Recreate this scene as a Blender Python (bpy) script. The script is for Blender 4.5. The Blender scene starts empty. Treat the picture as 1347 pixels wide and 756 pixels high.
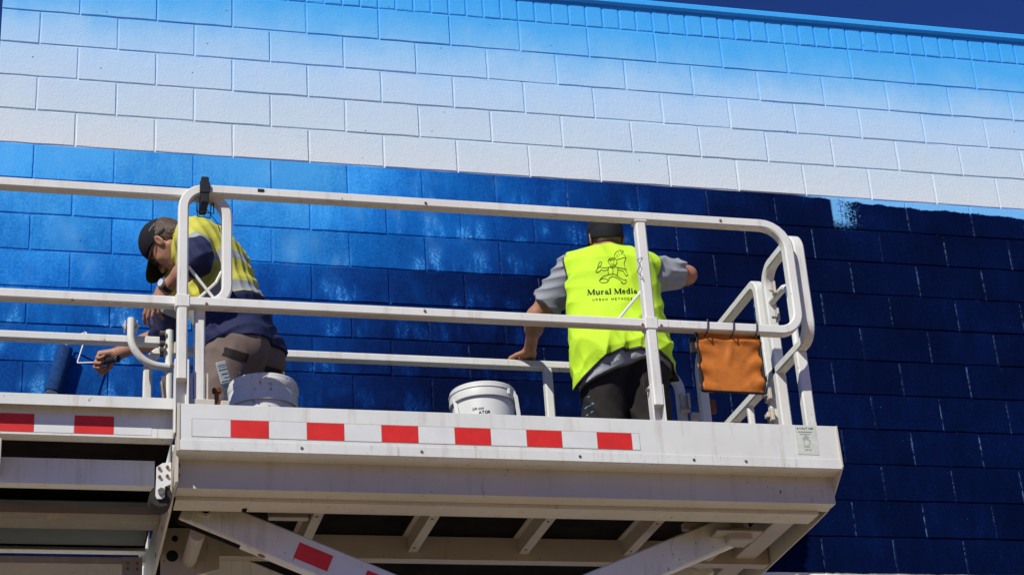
import bpy, math, random
import numpy as np
from mathutils import Vector, Matrix
from mathutils.bvhtree import BVHTree

random.seed(7)
rng = np.random.RandomState(7)
SC = bpy.context.scene
COL = SC.collection

# ------------------------------------------------------------------ camera
cam_d = bpy.data.cameras.new("camera")
cam = bpy.data.objects.new("camera", cam_d)
COL.objects.link(cam)
SC.camera = cam
cam_d.sensor_width = 36.0
cam_d.lens = 67.97
cam_d.clip_start = 0.1
cam_d.clip_end = 3000.0


def cam_matrix(yaw, pitch, roll):
    cy, sy, cp, sp, cr, sr = math.cos(yaw), math.sin(yaw), math.cos(pitch), math.sin(pitch), math.cos(roll), math.sin(roll)
    fw = Vector((sy * cp, cy * cp, sp))
    rt = Vector((cy, -sy, 0))
    up = rt.cross(fw)
    r2 = rt * cr + up * sr
    u2 = up * cr - rt * sr
    m = Matrix.Identity(3)
    m.col[0], m.col[1], m.col[2] = r2, u2, -fw
    return m.to_4x4()


cam.matrix_world = Matrix.Translation((0.16313, -8.76024, 1.6)) @ cam_matrix(0.276934, 0.447087, -0.0705665)

# ------------------------------------------------------------------ light
SUN_T, SUN_K = 0.90, 1.15            # light moves +X by T and down by K for each metre towards the wall
sun_dir = Vector((SUN_T, 1.0, -SUN_K)).normalized()
elev = math.asin(-sun_dir.z)
azim = math.atan2(-sun_dir.x, -sun_dir.y)          # compass direction of the sun, from +Y towards +X
sd = bpy.data.lights.new("sun", 'SUN')
sd.energy = 4.05
sd.angle = math.radians(0.5)
sd.color = (1.0, 0.978, 0.875)
sun = bpy.data.objects.new("sun", sd)
COL.objects.link(sun)
sun.rotation_euler = sun_dir.to_track_quat('-Z', 'Y').to_euler()
sun.location = (-6, -9, 14)

W = bpy.data.worlds.new("World")
SC.world = W
W.use_nodes = True
wn = W.node_tree.nodes
wn.clear()
sky = wn.new('ShaderNodeTexSky')
sky.sky_type = 'NISHITA'
sky.sun_disc = False
sky.sun_elevation = elev
sky.sun_rotation = azim
sky.altitude = 2600.0
sky.air_density = 0.72
sky.dust_density = 0.0
sky.ozone_density = 6.0
bg = wn.new('ShaderNodeBackground')
bg.inputs['Strength'].default_value = 0.075
wo = wn.new('ShaderNodeOutputWorld')
tint = wn.new('ShaderNodeMix'); tint.data_type = 'RGBA'; tint.blend_type = 'MULTIPLY'   # deep polarised blue, the same in every direction
tint.inputs[0].default_value = 1.0
tint.inputs[7].default_value = (0.46, 0.69, 1.36, 1.0)
W.node_tree.links.new(sky.outputs[0], tint.inputs[6])
W.node_tree.links.new(tint.outputs[2], bg.inputs[0])
W.node_tree.links.new(bg.outputs[0], wo.inputs[0])
SC.view_settings.view_transform = 'Standard'
SC.view_settings.look = 'None'
SC.view_settings.exposure = 0.0
SC.view_settings.gamma = 1.0

# ------------------------------------------------------------------ object helpers


def tag(o, label=None, cat=None, group=None, kind=None):
    if label: o["label"] = label
    if cat: o["category"] = cat
    if group: o["group"] = group
    if kind: o["kind"] = kind
    return o


def empty(name, loc):
    o = bpy.data.objects.new(name, None)
    o.empty_display_size = 0.1
    o.location = loc
    COL.objects.link(o)
    return o


def obj(name, mesh, parent=None):
    o = bpy.data.objects.new(name, mesh)
    COL.objects.link(o)
    if parent is not None:
        o.parent = parent
        # every mesh is modelled in world coordinates: undo the parents' offsets
        off = Vector((0, 0, 0))
        p = parent
        while p is not None:
            off += p.location
            p = p.parent
        o.location = -off
    return o


class MB:
    """collects polygons in world coordinates"""
    def __init__(s):
        s.v, s.f, s.m = [], [], []

    def add(s, vs, fs, mat=0):
        b = len(s.v)
        s.v += [tuple(map(float, q)) for q in vs]
        s.f += [tuple(b + i for i in q) for q in fs]
        s.m += [mat] * len(fs)
        return s

    def box(s, lo, hi, c=0.0, mat=0, M=None):
        lo, hi = list(lo), list(hi)
        for i in range(3):
            if lo[i] > hi[i]: lo[i], hi[i] = hi[i], lo[i]
        if c <= 0:
            vs = [(x, y, z) for x in (lo[0], hi[0]) for y in (lo[1], hi[1]) for z in (lo[2], hi[2])]
            fs = [(0, 1, 3, 2), (4, 6, 7, 5), (0, 4, 5, 1), (2, 3, 7, 6), (0, 2, 6, 4), (1, 5, 7, 3)]
        else:
            vs, idx = [], {}
            for sx in (0, 1):
                for sy in (0, 1):
                    for sz in (0, 1):
                        P = (lo[0] if sx == 0 else hi[0], lo[1] if sy == 0 else hi[1], lo[2] if sz == 0 else hi[2])
                        S = (1 if sx == 0 else -1, 1 if sy == 0 else -1, 1 if sz == 0 else -1)
                        for a in range(3):
                            q = [P[i] + (S[i] * c if i != a else 0) for i in range(3)]
                            idx[(sx, sy, sz, a)] = len(vs)
                            vs.append(q)
            fs = []
            for a in range(3):
                b, d = (a + 1) % 3, (a + 2) % 3
                for e in (0, 1):
                    loop = []
                    for (u, w) in ((0, 0), (1, 0), (1, 1), (0, 1)):
                        k = [0, 0, 0]; k[a] = e; k[b] = u; k[d] = w
                        loop.append(idx[(k[0], k[1], k[2], a)])
                    fs.append(tuple(loop if e else loop[::-1]))
            for a in range(3):      # edges along axis a
                b, d = (a + 1) % 3, (a + 2) % 3
                for u in (0, 1):
                    for w in (0, 1):
                        k0 = [0, 0, 0]; k1 = [0, 0, 0]
                        k0[b] = k1[b] = u; k0[d] = k1[d] = w; k1[a] = 1
                        q = [idx[tuple(k0) + (b,)], idx[tuple(k1) + (b,)], idx[tuple(k1) + (d,)], idx[tuple(k0) + (d,)]]
                        fs.append(tuple(q if u ^ w else q[::-1]))
            for sx in (0, 1):
                for sy in (0, 1):
                    for sz in (0, 1):
                        q = [idx[(sx, sy, sz, i)] for i in range(3)]
                        fs.append(tuple(q if (sx + sy + sz) % 2 else q[::-1]))
        if M is not None:
            vs = [M @ Vector(q) for q in vs]
        return s.add(vs, fs, mat)

    def tube(s, pts, w, h, up, c=0.006, mat=0, n_round=0, closed=False):
        """rectangular (or round) tube swept along a polyline; `up` is kept as one section axis (width h along it)"""
        P = [Vector(q) for q in pts]
        up = Vector(up).normalized()
        if n_round:
            sec = [(math.cos(2 * math.pi * i / n_round) * w / 2, math.sin(2 * math.pi * i / n_round) * h / 2) for i in range(n_round)]
        else:
            a, b = w / 2, h / 2
            sec = [(a - c, -b), (a, -b + c), (a, b - c), (a - c, b), (-a + c, b), (-a, b - c), (-a, -b + c), (-a + c, -b)]
        n = len(sec)
        rings = []
        for i, q in enumerate(P):
            d0 = (P[i] - P[i - 1]).normalized() if i > 0 else None
            d1 = (P[i + 1] - P[i]).normalized() if i < len(P) - 1 else None
            if closed:
                d0 = (P[i] - P[i - 1]).normalized(); d1 = (P[(i + 1) % len(P)] - P[i]).normalized()
            d = (d0 + d1).normalized() if d0 and d1 else (d0 or d1)
            k = 1.0
            if d0 and d1:
                k = 1.0 / max(0.5, d.dot(d0))
            side = d.cross(up).normalized()
            u2 = side.cross(d).normalized()
            rings.append([q + side * (x * k) + u2 * y for x, y in sec])
        vs = [v for r in rings for v in r]
        fs = []
        m = len(P)
        for i in range(m if closed else m - 1):
            j = (i + 1) % m
            for t in range(n):
                fs.append((i * n + t, i * n + (t + 1) % n, j * n + (t + 1) % n, j * n + t))
        if not closed:
            fs.append(tuple(range(n))[::-1])
            fs.append(tuple((m - 1) * n + t for t in range(n)))
        return s.add(vs, fs, mat)

    def cyl(s, a, b, ra, rb=None, n=14, mat=0, caps=True):
        a, b = Vector(a), Vector(b)
        rb = ra if rb is None else rb
        d = (b - a).normalized()
        x = d.orthogonal().normalized()
        y = d.cross(x)
        vs = [a + (x * math.cos(2 * math.pi * i / n) + y * math.sin(2 * math.pi * i / n)) * ra for i in range(n)]
        vs += [b + (x * math.cos(2 * math.pi * i / n) + y * math.sin(2 * math.pi * i / n)) * rb for i in range(n)]
        fs = [(i, (i + 1) % n, n + (i + 1) % n, n + i) for i in range(n)]
        if caps:
            fs += [tuple(range(n))[::-1], tuple(range(n, 2 * n))]
        return s.add(vs, fs, mat)

    def lathe(s, c, prof, n=48, mat=0):
        c = Vector(c)
        vs, fs = [], []
        for r, z in prof:
            for i in range(n):
                vs.append(c + Vector((math.cos(2 * math.pi * i / n) * r, math.sin(2 * math.pi * i / n) * r, z)))
        for k in range(len(prof) - 1):
            for i in range(n):
                fs.append((k * n + i, k * n + (i + 1) % n, (k + 1) * n + (i + 1) % n, (k + 1) * n + i))
        return s.add(vs, fs, mat)

    def prism(s, poly, axis, a, b, mat=0):
        """polygon given in the two other axes (in x,y,z order), extruded from a to b along axis"""
        n = len(poly)
        def mk(p, t):
            q = list(p); q.insert(axis, t); return q
        vs = [mk(p, a) for p in poly] + [mk(p, b) for p in poly]
        fs = [tuple(range(n))[::-1], tuple(range(n, 2 * n))] + [(i, (i + 1) % n, n + (i + 1) % n, n + i) for i in range(n)]
        return s.add(vs, fs, mat)

    def mesh(s, name, mats, smooth=None):
        me = bpy.data.meshes.new(name)
        me.from_pydata(s.v, [], s.f)
        for m in (mats if isinstance(mats, (list, tuple)) else [mats]):
            me.materials.append(m)
        me.polygons.foreach_set('material_index', s.m)
        import bmesh
        bm = bmesh.new(); bm.from_mesh(me)
        bmesh.ops.recalc_face_normals(bm, faces=bm.faces)
        if smooth:
            for f in bm.faces: f.smooth = True
            for e in bm.edges:
                if len(e.link_faces) == 2 and e.calc_face_angle(0) > math.radians(smooth): e.smooth = False
        bm.to_mesh(me); bm.free()
        me.update()
        return me

    def build(s, name, mats, parent=None, smooth=None):
        return obj(name, s.mesh(name, mats, smooth), parent)


def fillet(pts, r, n=7):
    """polyline with rounded corners; r one radius or one for each inner point"""
    P = [Vector(q) for q in pts]
    out = [P[0]]
    for i in range(1, len(P) - 1):
        ri = r[i - 1] if isinstance(r, (list, tuple)) else r
        a, b, c = P[i - 1], P[i], P[i + 1]
        u, v = (a - b).normalized(), (c - b).normalized()
        ang = u.angle(v)
        t = ri / math.tan(ang / 2)
        p0, p1 = b + u * t, b + v * t
        bis = (u + v).normalized()
        cen = b + bis * (ri / math.sin(ang / 2))
        a0, a1 = p0 - cen, p1 - cen
        for k in range(n + 1):
            f = k / n
            w = a0.angle(a1)
            q = (a0 * math.sin((1 - f) * w) + a1 * math.sin(f * w)) / math.sin(w)
            out.append(cen + q)
    out.append(P[-1])
    return out


# ------------------------------------------------------------------ material helpers
def s2l(c):
    return tuple(((v / 255) / 12.92 if v / 255 <= 0.04045 else ((v / 255 + 0.055) / 1.055) ** 2.4) for v in c)


class NT:
    def __init__(s, name):
        s.m = bpy.data.materials.new(name)
        s.m.use_nodes = True
        s.t = s.m.node_tree
        s.t.nodes.clear()
        s.out = s.t.nodes.new('ShaderNodeOutputMaterial')
        s.b = s.t.nodes.new('ShaderNodeBsdfPrincipled')
        s.t.links.new(s.b.outputs[0], s.out.inputs[0])

    def n(s, typ, **kw):
        nd = s.t.nodes.new('ShaderNode' + typ)
        for k, v in kw.items():
            setattr(nd, k, v)
        return nd

    def lk(s, a, b):
        if isinstance(a, (int, float)):
            b.default_value = a
        elif isinstance(a, (tuple, list)):
            b.default_value = tuple(a) + ((1.0,) if len(a) == 3 and len(b.default_value) == 4 else ())
        else:
            s.t.links.new(a, b)

    def math(s, op, a, b=0.0, c=None, clamp=False):
        nd = s.n('Math', operation=op, use_clamp=clamp)
        s.lk(a, nd.inputs[0]); s.lk(b, nd.inputs[1])
        if c is not None: s.lk(c, nd.inputs[2])
        return nd.outputs[0]

    def noise(s, vec, scale, detail=4.0, rough=0.55, dist=0.0):
        nd = s.n('TexNoise')
        s.lk(vec, nd.inputs['Vector'])
        nd.inputs['Scale'].default_value = scale
        nd.inputs['Detail'].default_value = detail
        nd.inputs['Roughness'].default_value = rough
        nd.inputs['Distortion'].default_value = dist
        return nd.outputs['Fac']

    def mapped(s, vec, sc=(1, 1, 1), loc=(0, 0, 0), rot=(0, 0, 0)):
        nd = s.n('Mapping')
        s.lk(vec, nd.inputs[0])
        nd.inputs['Scale'].default_value = sc
        nd.inputs['Location'].default_value = loc
        nd.inputs['Rotation'].default_value = rot
        return nd.outputs[0]

    def ramp(s, fac, stops, interp='LINEAR'):
        nd = s.n('ValToRGB')
        cr = nd.color_ramp
        cr.interpolation = interp
        while len(cr.elements) < len(stops): cr.elements.new(0.5)
        for e, (p, c) in zip(cr.elements, stops):
            e.position = p
            e.color = tuple(c) + (1.0,) if len(c) == 3 else c
        s.lk(fac, nd.inputs[0])
        return nd.outputs[0]

    def step(s, x, lo, hi):
        nd = s.n('MapRange', interpolation_type='SMOOTHSTEP')
        s.lk(x, nd.inputs[0]); s.lk(lo, nd.inputs[1]); s.lk(hi, nd.inputs[2])
        return nd.outputs[0]

    def mix(s, f, a, b, mode='MIX'):
        nd = s.n('Mix', data_type='RGBA', blend_type=mode)
        s.lk(f, nd.inputs[0]); s.lk(a, nd.inputs[6]); s.lk(b, nd.inputs[7])
        return nd.outputs[2]

    def bump(s, h, strength=0.3, dist=0.003):
        nd = s.n('Bump')
        nd.inputs['Strength'].default_value = strength
        nd.inputs['Distance'].default_value = dist
        s.lk(h, nd.inputs['Height'])
        s.t.links.new(nd.outputs[0], s.b.inputs['Normal'])

    def pos(s): return s.n('NewGeometry').outputs['Position']

    def sep(s, v):
        nd = s.n('SeparateXYZ'); s.lk(v, nd.inputs[0]); return nd.outputs

    def fin(s, col, rough=0.5, spec=0.4, metal=0.0):
        s.lk(col, s.b.inputs['Base Color'])
        s.lk(rough, s.b.inputs['Roughness'])
        s.b.inputs['Specular IOR Level'].default_value = spec
        s.b.inputs['Metallic'].default_value = metal
        return s.m


def simple(name, col, rough=0.5, spec=0.4, metal=0.0, var=0.12, scale=25, bump=0.0, bscale=200, bdist=0.001):
    t = NT(name)
    P = t.n('TexCoord').outputs['Object']
    n = t.noise(P, scale, 5)
    dark = tuple(c * (1 - var) for c in col); lite = tuple(min(1, c * (1 + var)) for c in col)
    c = t.ramp(n, [(0.3, dark), (0.7, lite)])
    if bump: t.bump(t.noise(P, bscale, 3), bump, bdist)
    return t.fin(c, rough, spec, metal)


# ------------------------------------------------------------------ wall paint
ZB = 6.637              # bed joint where the white band meets the blue
ALB = 0.84              # photographed colour -> reflectance


def A(c): return tuple(min(0.95, v / ALB) for v in s2l(c))


def wall_material(name, joint=False):
    t = NT(name)
    P = t.pos()
    X, Y, Z = t.sep(P)[:3]
    n1 = t.noise(P, 2.2, 5, 0.6)
    n2 = t.noise(P, 9.0, 5, 0.6)
    n3 = t.noise(P, 150.0, 3, 0.7)
    patch = t.noise(t.mapped(P, (1.0, 1.0, 0.55)), 5.5, 3, 0.5, 0.0)
    n4 = t.noise(P, 70.0, 4, 0.75)
    streak = t.noise(t.mapped(P, (1.0, 1.0, 0.28)), 17.0, 5, 0.65)
    H = t.math('SUBTRACT', Z, ZB)
    Hn = t.math('ADD', H, t.math('MULTIPLY', t.math('SUBTRACT', n1, 0.5), 0.22))
    Hn = t.math('ADD', Hn, t.math('MULTIPLY', t.math('SUBTRACT', n2, 0.5), 0.10))
    Hn = t.math('ADD', Hn, t.math('MULTIPLY', X, 0.012))
    lap = t.noise(t.mapped(P, (1.0, 1.0, 0.35)), 6.0, 4, 0.6, 0.4)
    Hn = t.math('ADD', Hn, t.math('MULTIPLY', t.math('SUBTRACT', lap, 0.5), 0.16))
    up = t.ramp(t.math('DIVIDE', Hn, 1.25), [
        (0.00, A((205, 210, 214))), (0.14, A((195, 208, 218))), (0.30, A((186, 205, 222))), (0.45, A((174, 202, 229))),
        (0.57, A((152, 195, 238))), (0.68, A((112, 180, 243))), (0.79, A((80, 169, 245))), (0.97, A((62, 160, 245)))])
    # lower field: bright blue at top left, navy to the right and downwards
    D = t.math('MULTIPLY', H, -1.0)
    Lx = t.math('MULTIPLY', t.math('MAXIMUM', t.math('SUBTRACT', X, 1.6), 0.0), 1.5)
    Ld = t.math('MULTIPLY', t.math('MAXIMUM', t.math('SUBTRACT', D, 0.06), 0.0), 1.58)
    low = t.math('MULTIPLY', t.step(D, 1.36, 1.44), t.math('MULTIPLY', t.step(X, 0.9, 1.5), 1.3))
    mid = t.math('MULTIPLY', t.step(D, 0.595, 0.61), t.math('MULTIPLY', t.step(X, 0.9, 1.4), 0.95))
    L = t.math('ADD', t.math('ADD', Lx, Ld), t.math('ADD', t.math('ADD', low, mid), t.math('MULTIPLY', t.step(D, 1.75, 2.0), 2.2)))
    L = t.math('MINIMUM', L, 3.85)
    L = t.math('ADD', L, t.math('MULTIPLY', t.math('SUBTRACT', n1, 0.5), 1.7))
    L = t.math('ADD', L, t.math('MULTIPLY', t.math('SUBTRACT', streak, 0.5), 0.9))
    # lighter roller patches that fade out upwards inside each course
    fz = t.math('FRACT', t.math('DIVIDE', t.math('ADD', H, 20.0), 0.2))
    inrow = t.math('SUBTRACT', 1.0, t.step(fz, 0.25, 0.85))
    pm = t.math('MULTIPLY', t.step(patch, 0.43, 0.62), t.math('MULTIPLY', inrow, t.math('ADD', 0.25, t.math('MULTIPLY', t.step(n4, 0.45, 0.56), 0.75))))
    pm = t.math('MULTIPLY', pm, t.step(L, 0.8, 1.8))
    pm = t.math('MULTIPLY', pm, t.step(streak, 0.38, 0.58))
    far = t.math('SUBTRACT', 1.0, t.step(X, 3.3, 4.1))
    pm = t.math('MULTIPLY', pm, t.math('MULTIPLY', far, t.math('SUBTRACT', 1.0, t.step(D, 1.45, 1.7))))
    L = t.math('SUBTRACT', L, t.math('MULTIPLY', pm, 1.7))
    L = t.math('ADD', L, t.math('MULTIPLY', t.math('SUBTRACT', n4, 0.5), 1.7))
    lo = t.ramp(t.math('DIVIDE', L, 4.2, clamp=True), [
        (0.00, A((74, 162, 228))), (0.11, A((46, 138, 214))), (0.27, A((18, 99, 178))), (0.48, A((8, 60, 130))),
        (0.72, A((4, 30, 82))), (0.88, A((2, 15, 53))), (1.0, A((1, 9, 39)))])
    # thin scumbled places where the pale coat grins through
    scum = t.math('MULTIPLY', t.step(t.math('ADD', t.math('MULTIPLY', patch, 0.7), t.math('MULTIPLY', streak, 0.3)), 0.50, 0.72), t.math('SUBTRACT', 1.0, t.step(L, 0.9, 2.3)))
    scum = t.math('MULTIPLY', scum, t.math('ADD', 0.3, t.math('MULTIPLY', t.step(n4, 0.40, 0.62), 0.7)))
    lo = t.mix(t.math('MULTIPLY', scum, 0.55), lo, A((118, 184, 236)))
    # every course was rolled on its own: small steps of tone from block to block
    bl = t.n('TexWhiteNoise'); bl.noise_dimensions = '2D'
    rowi = t.math('FLOOR', t.math('DIVIDE', t.math('ADD', H, 20.0), 0.2))
    odd_ = t.math('MULTIPLY', t.math('FRACT', t.math('MULTIPLY', rowi, 0.5)), 2.0)
    coli = t.math('FLOOR', t.math('DIVIDE', t.math('ADD', X, t.math('MULTIPLY', odd_, 0.2)), 0.4))
    cv = t.n('CombineXYZ'); t.lk(coli, cv.inputs[0]); t.lk(rowi, cv.inputs[1]); t.lk(cv.outputs[0], bl.inputs['Vector'])
    hsv = t.n('HueSaturation'); t.lk(lo, hsv.inputs['Color']); t.lk(t.math('ADD', 0.88, t.math('MULTIPLY', bl.outputs['Value'], 0.24)), hsv.inputs['Value'])
    lo = hsv.outputs['Color']
    # freckles of the undercoat in the darker paint
    fre = t.math('MULTIPLY', t.step(t.noise(P, 70, 2, 0.5), 0.70, 0.76), t.step(n2, 0.45, 0.62))
    lo = t.mix(t.math('MULTIPLY', fre, 0.45), lo, A((60, 120, 205)))
    # strip that the roller has not reached, top right
    edge = t.math('ADD', 0.006, t.math('MULTIPLY', t.step(X, 4.45, 4.62), 0.018))
    edge = t.math('ADD', edge, t.math('MULTIPLY', t.math('MAXIMUM', t.math('SUBTRACT', X, 4.6), 0.0), 0.030))
    rag = t.math('ADD', t.math('MULTIPLY', t.math('SUBTRACT', t.noise(P, 11, 3), 0.5), 0.055), t.math('MULTIPLY', t.math('SUBTRACT', n3, 0.5), 0.020))
    d2 = t.math('ADD', D, rag)
    bare = t.math('SUBTRACT', 1.0, t.step(t.math('SUBTRACT', d2, edge), -0.002, 0.004))
    colr = t.math('ADD', X, t.math('MULTIPLY', t.math('SUBTRACT', n4, 0.5), 0.55))
    colm = t.math('MULTIPLY', t.step(t.math('ADD', X, t.math('MULTIPLY', t.math('SUBTRACT', n3, 0.5), 0.02)), 4.535, 4.548), t.math('SUBTRACT', 1.0, t.step(colr, 4.60, 4.66)))
    colm = t.math('MULTIPLY', colm, t.math('SUBTRACT', 1.0, t.step(t.math('ADD', D, t.math('MULTIPLY', t.math('SUBTRACT', n4, 0.5), 0.2)), 0.13, 0.20)))
    bare = t.math('MAXIMUM', t.math('MULTIPLY', bare, t.step(X, 4.3, 4.5)), t.math('MULTIPLY', colm, 0.9))
    lo = t.mix(bare, lo, A((112, 178, 236)))
    # white first coat below the last blue course
    wb = t.step(t.math('ADD', D, t.math('MULTIPLY', t.math('SUBTRACT', n2, 0.5), 0.012)), 2.192, 2.197)
    lo = t.mix(wb, lo, A((226, 230, 222)))
    isup = t.step(H, -0.0005, 0.0005)
    col = t.mix(isup, lo, up)
    if joint:
        # upright joints the roller skipped
        sk = t.math('MULTIPLY', t.step(t.noise(P, 42, 4, 0.7), 0.40, 0.62), 0.46)
        sk = t.math('MULTIPLY', sk, t.math('ADD', 0.25, t.math('MULTIPLY', t.step(t.noise(P, 2.6, 2), 0.40, 0.60), 0.75)))
        hj = t.math('SUBTRACT', 1.0, t.step(t.math('ABSOLUTE', t.math('SUBTRACT', fz, 0.5)), 0.44, 0.465))
        sk = t.math('MULTIPLY', sk, t.math('MULTIPLY', hj, t.step(X, 1.6, 3.6)))
        sk = t.math('MULTIPLY', sk, t.math('SUBTRACT', 1.0, isup))
        col = t.mix(sk, col, A((112, 146, 205)))
    # little blow holes
    vo = t.n('TexVoronoi'); t.lk(P, vo.inputs['Vector']); vo.inputs['Scale'].default_value = 11.0
    hole = t.math('MULTIPLY', t.math('SUBTRACT', 1.0, t.step(vo.outputs['Distance'], 0.030, 0.050)), t.step(t.sep(vo.outputs['Color'])[0], 0.66, 0.68))
    col = t.mix(hole, col, t.mix(0.85, col, (0.01, 0.012, 0.02)))
    # soft grime
    col = t.mix(t.math('MULTIPLY', t.step(t.noise(P, 6, 6, 0.7), 0.56, 0.8), t.math('MULTIPLY', isup, 0.10)), col, (0.35, 0.31, 0.27))
    h = t.math('ADD', t.math('MULTIPLY', t.noise(P, 88, 5, 0.7), 1.2), t.math('MULTIPLY', t.noise(P, 26, 4), 0.6))
    h = t.math('SUBTRACT', h, t.math('MULTIPLY', hole, 2.0))
    t.bump(h, 0.50, 0.0045)
    return t.fin(col, t.math('ADD', 0.5, t.math('MULTIPLY', n2, 0.2)), 0.04)


M_wall = wall_material("painted_block")
M_joint = wall_material("painted_joint", True)


def white_paint(name, base=(0.745, 0.755, 0.72), rust=1.0):
    t = NT(name)
    P = t.pos()
    n = t.noise(P, 3.5, 6, 0.65)
    c = t.ramp(n, [(0.25, tuple(v * 0.90 for v in base)), (0.6, base), (0.8, tuple(min(0.9, v * 1.05) for v in base))])
    st = t.noise(t.mapped(P, (1.0, 1.0, 0.12)), 22, 5, 0.6)
    c = t.mix(t.math('MULTIPLY', t.step(st, 0.52, 0.72), 0.38), c, (0.46, 0.36, 0.26))
    fine = t.noise(t.mapped(P, (1.0, 1.0, 0.05)), 60, 3, 0.6)
    c = t.mix(t.math('MULTIPLY', t.math('MULTIPLY', t.step(fine, 0.60, 0.70), t.step(t.noise(P, 6, 3), 0.48, 0.62)), 0.45 * rust), c, (0.33, 0.20, 0.11))
    sp = t.math('MULTIPLY', t.step(t.noise(P, 48, 3, 0.6), 0.665, 0.72), t.step(t.noise(P, 5.0, 3), 0.46, 0.62))
    c = t.mix(t.math('MULTIPLY', sp, 0.85 * rust), c, (0.16, 0.075, 0.035))
    dust = t.step(t.noise(P, 1.7, 5, 0.6), 0.45, 0.75)
    c = t.mix(t.math('MULTIPLY', dust, 0.18 * rust), c, (0.55, 0.42, 0.30))
    t.bump(t.noise(P, 60, 4), 0.06, 0.002)
    return t.fin(c, t.math('ADD', 0.34, t.math('MULTIPLY', n, 0.25)), 0.4)


M_white = white_paint("white_machine_paint")
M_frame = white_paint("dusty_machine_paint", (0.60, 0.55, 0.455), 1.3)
M_under = white_paint("shade_toned_underside_paint", (0.27, 0.235, 0.20), 1.3)  # base darkened in place of the shade under the deck, with rust streaks
M_belly = white_paint("shade_toned_belly_paint", (0.43, 0.37, 0.305), 1.4)  # milder darkening, stands in for weak light below the deck; rust flecks on top
M_tube = white_paint("cream_rail_paint", (0.785, 0.775, 0.725), 1.0)
M_red = simple("red_reflective_tape", (0.68, 0.026, 0.020), 0.45, 0.4, var=0.10, scale=18)
M_tapew = simple("white_reflective_tape", (0.72, 0.73, 0.71), 0.42, 0.4, var=0.05, scale=14)
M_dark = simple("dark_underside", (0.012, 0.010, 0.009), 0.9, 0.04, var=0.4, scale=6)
M_black = simple("black_plastic", (0.018, 0.018, 0.02), 0.45, 0.4, var=0.25)
M_steel = simple("grimy_steel", (0.20, 0.17, 0.145), 0.45, 0.5, 0.6, var=0.35, scale=40)
M_rust = simple("rusty_steel", (0.22, 0.09, 0.04), 0.75, 0.3, 0.2, var=0.4, scale=60)
M_rubber = simple("black_rubber", (0.035, 0.03, 0.027), 0.75, 0.25, var=0.35)
M_wire = simple("bare_wire", (0.62, 0.60, 0.56), 0.35, 0.5, 0.3, var=0.1)
M_print = simple("black_print", (0.012, 0.014, 0.016), 0.6, 0.2, var=0.1)
M_grayprint = simple("grey_print", (0.22, 0.24, 0.24), 0.6, 0.2, var=0.1)

# ------------------------------------------------------------------ ground
t = NT("dusty_ground")
P = t.pos()
c = t.ramp(t.noise(P, 0.6, 8, 0.65), [(0.3, (0.25, 0.172, 0.092)), (0.7, (0.335, 0.232, 0.124))])
c = t.mix(t.step(t.noise(P, 24, 4), 0.55, 0.75), c, (0.22, 0.15, 0.10))
t.bump(t.noise(P, 30, 6), 0.5, 0.02)
M_ground = t.fin(c, 0.9, 0.15)
g = MB()
g.add([(-900, -900, 0), (900, -900, 0), (900, 900, 0), (-900, 900, 0)], [(0, 1, 2, 3)])
ground = g.build("ground", M_ground)
tag(ground, kind="structure")

# ------------------------------------------------------------------ the block wall
wall = empty("block_wall", (0, 0.1, 0))
tag(wall, "tall concrete block wall painted from pale blue and white down to navy, behind the lift", "wall")
BW, BH, GAP = 0.4, 0.2, 0.0088
XR_END = 13.2


def block_mesh(w, h, seed, c=0.0020):
    """block face with a worn, slightly uneven arris; origin at lower left of its module, face on y = 0"""
    r = random.Random(seed)
    m = MB()
    x0, x1, z0, z1 = GAP / 2, w - GAP / 2, GAP / 2, h - GAP / 2
    nx, nz = max(2, int(w / 0.1)), 2
    loop = [(x0 + (x1 - x0) * i / nx, z0) for i in range(nx)] + [(x1, z0 + (z1 - z0) * i / nz) for i in range(nz)]
    loop += [(x1 - (x1 - x0) * i / nx, z1) for i in range(nx)] + [(x0, z1 - (z1 - z0) * i / nz) for i in range(nz)]
    cx, cz = (x0 + x1) / 2, (z0 + z1) / 2
    back = [(x, 0.03, z) for x, z in loop]
    rim, face = [], []
    for x, z in loop:
        j = lambda a: r.uniform(-a, a)
        rim.append((x + j(0.0013), 0.0022 + j(0.0009), z + j(0.0013)))
        k = c + r.uniform(-0.0012, 0.0022)
        fx = x + (k if x <= x0 + 1e-6 else -k if x >= x1 - 1e-6 else 0)
        fz = z + (k if z <= z0 + 1e-6 else -k if z >= z1 - 1e-6 else 0)
        face.append((fx, j(0.0006), fz))
    n = len(loop)
    vs = back + rim + face
    fs = [(i, (i + 1) % n, n + (i + 1) % n, n + i) for i in range(n)]
    fs += [(n + i, n + (i + 1) % n, 2 * n + (i + 1) % n, 2 * n + i) for i in range(n)]
    fs.append(tuple(2 * n + i for i in range(n)))
    m.add(vs, fs)
    return m.mesh("block", M_wall)


full = [block_mesh(0.4, 0.2, s) for s in range(6)]
half = [block_mesh(0.2, 0.2, s + 50) for s in range(2)]
brk = [block_mesh(0.1, 0.152, s + 90, 0.004) for s in range(5)]


def piece(name, me, x, z, r):
    o = bpy.data.objects.new(name, me)
    COL.objects.link(o)
    o.parent = wall
    o.location = (x, -0.1 + r.uniform(-0.0012, 0.0012), z)
    o.rotation_euler = (r.uniform(-0.003, 0.003), r.uniform(-0.0012, 0.0012), r.uniform(-0.0025, 0.0025))
    return o


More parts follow.
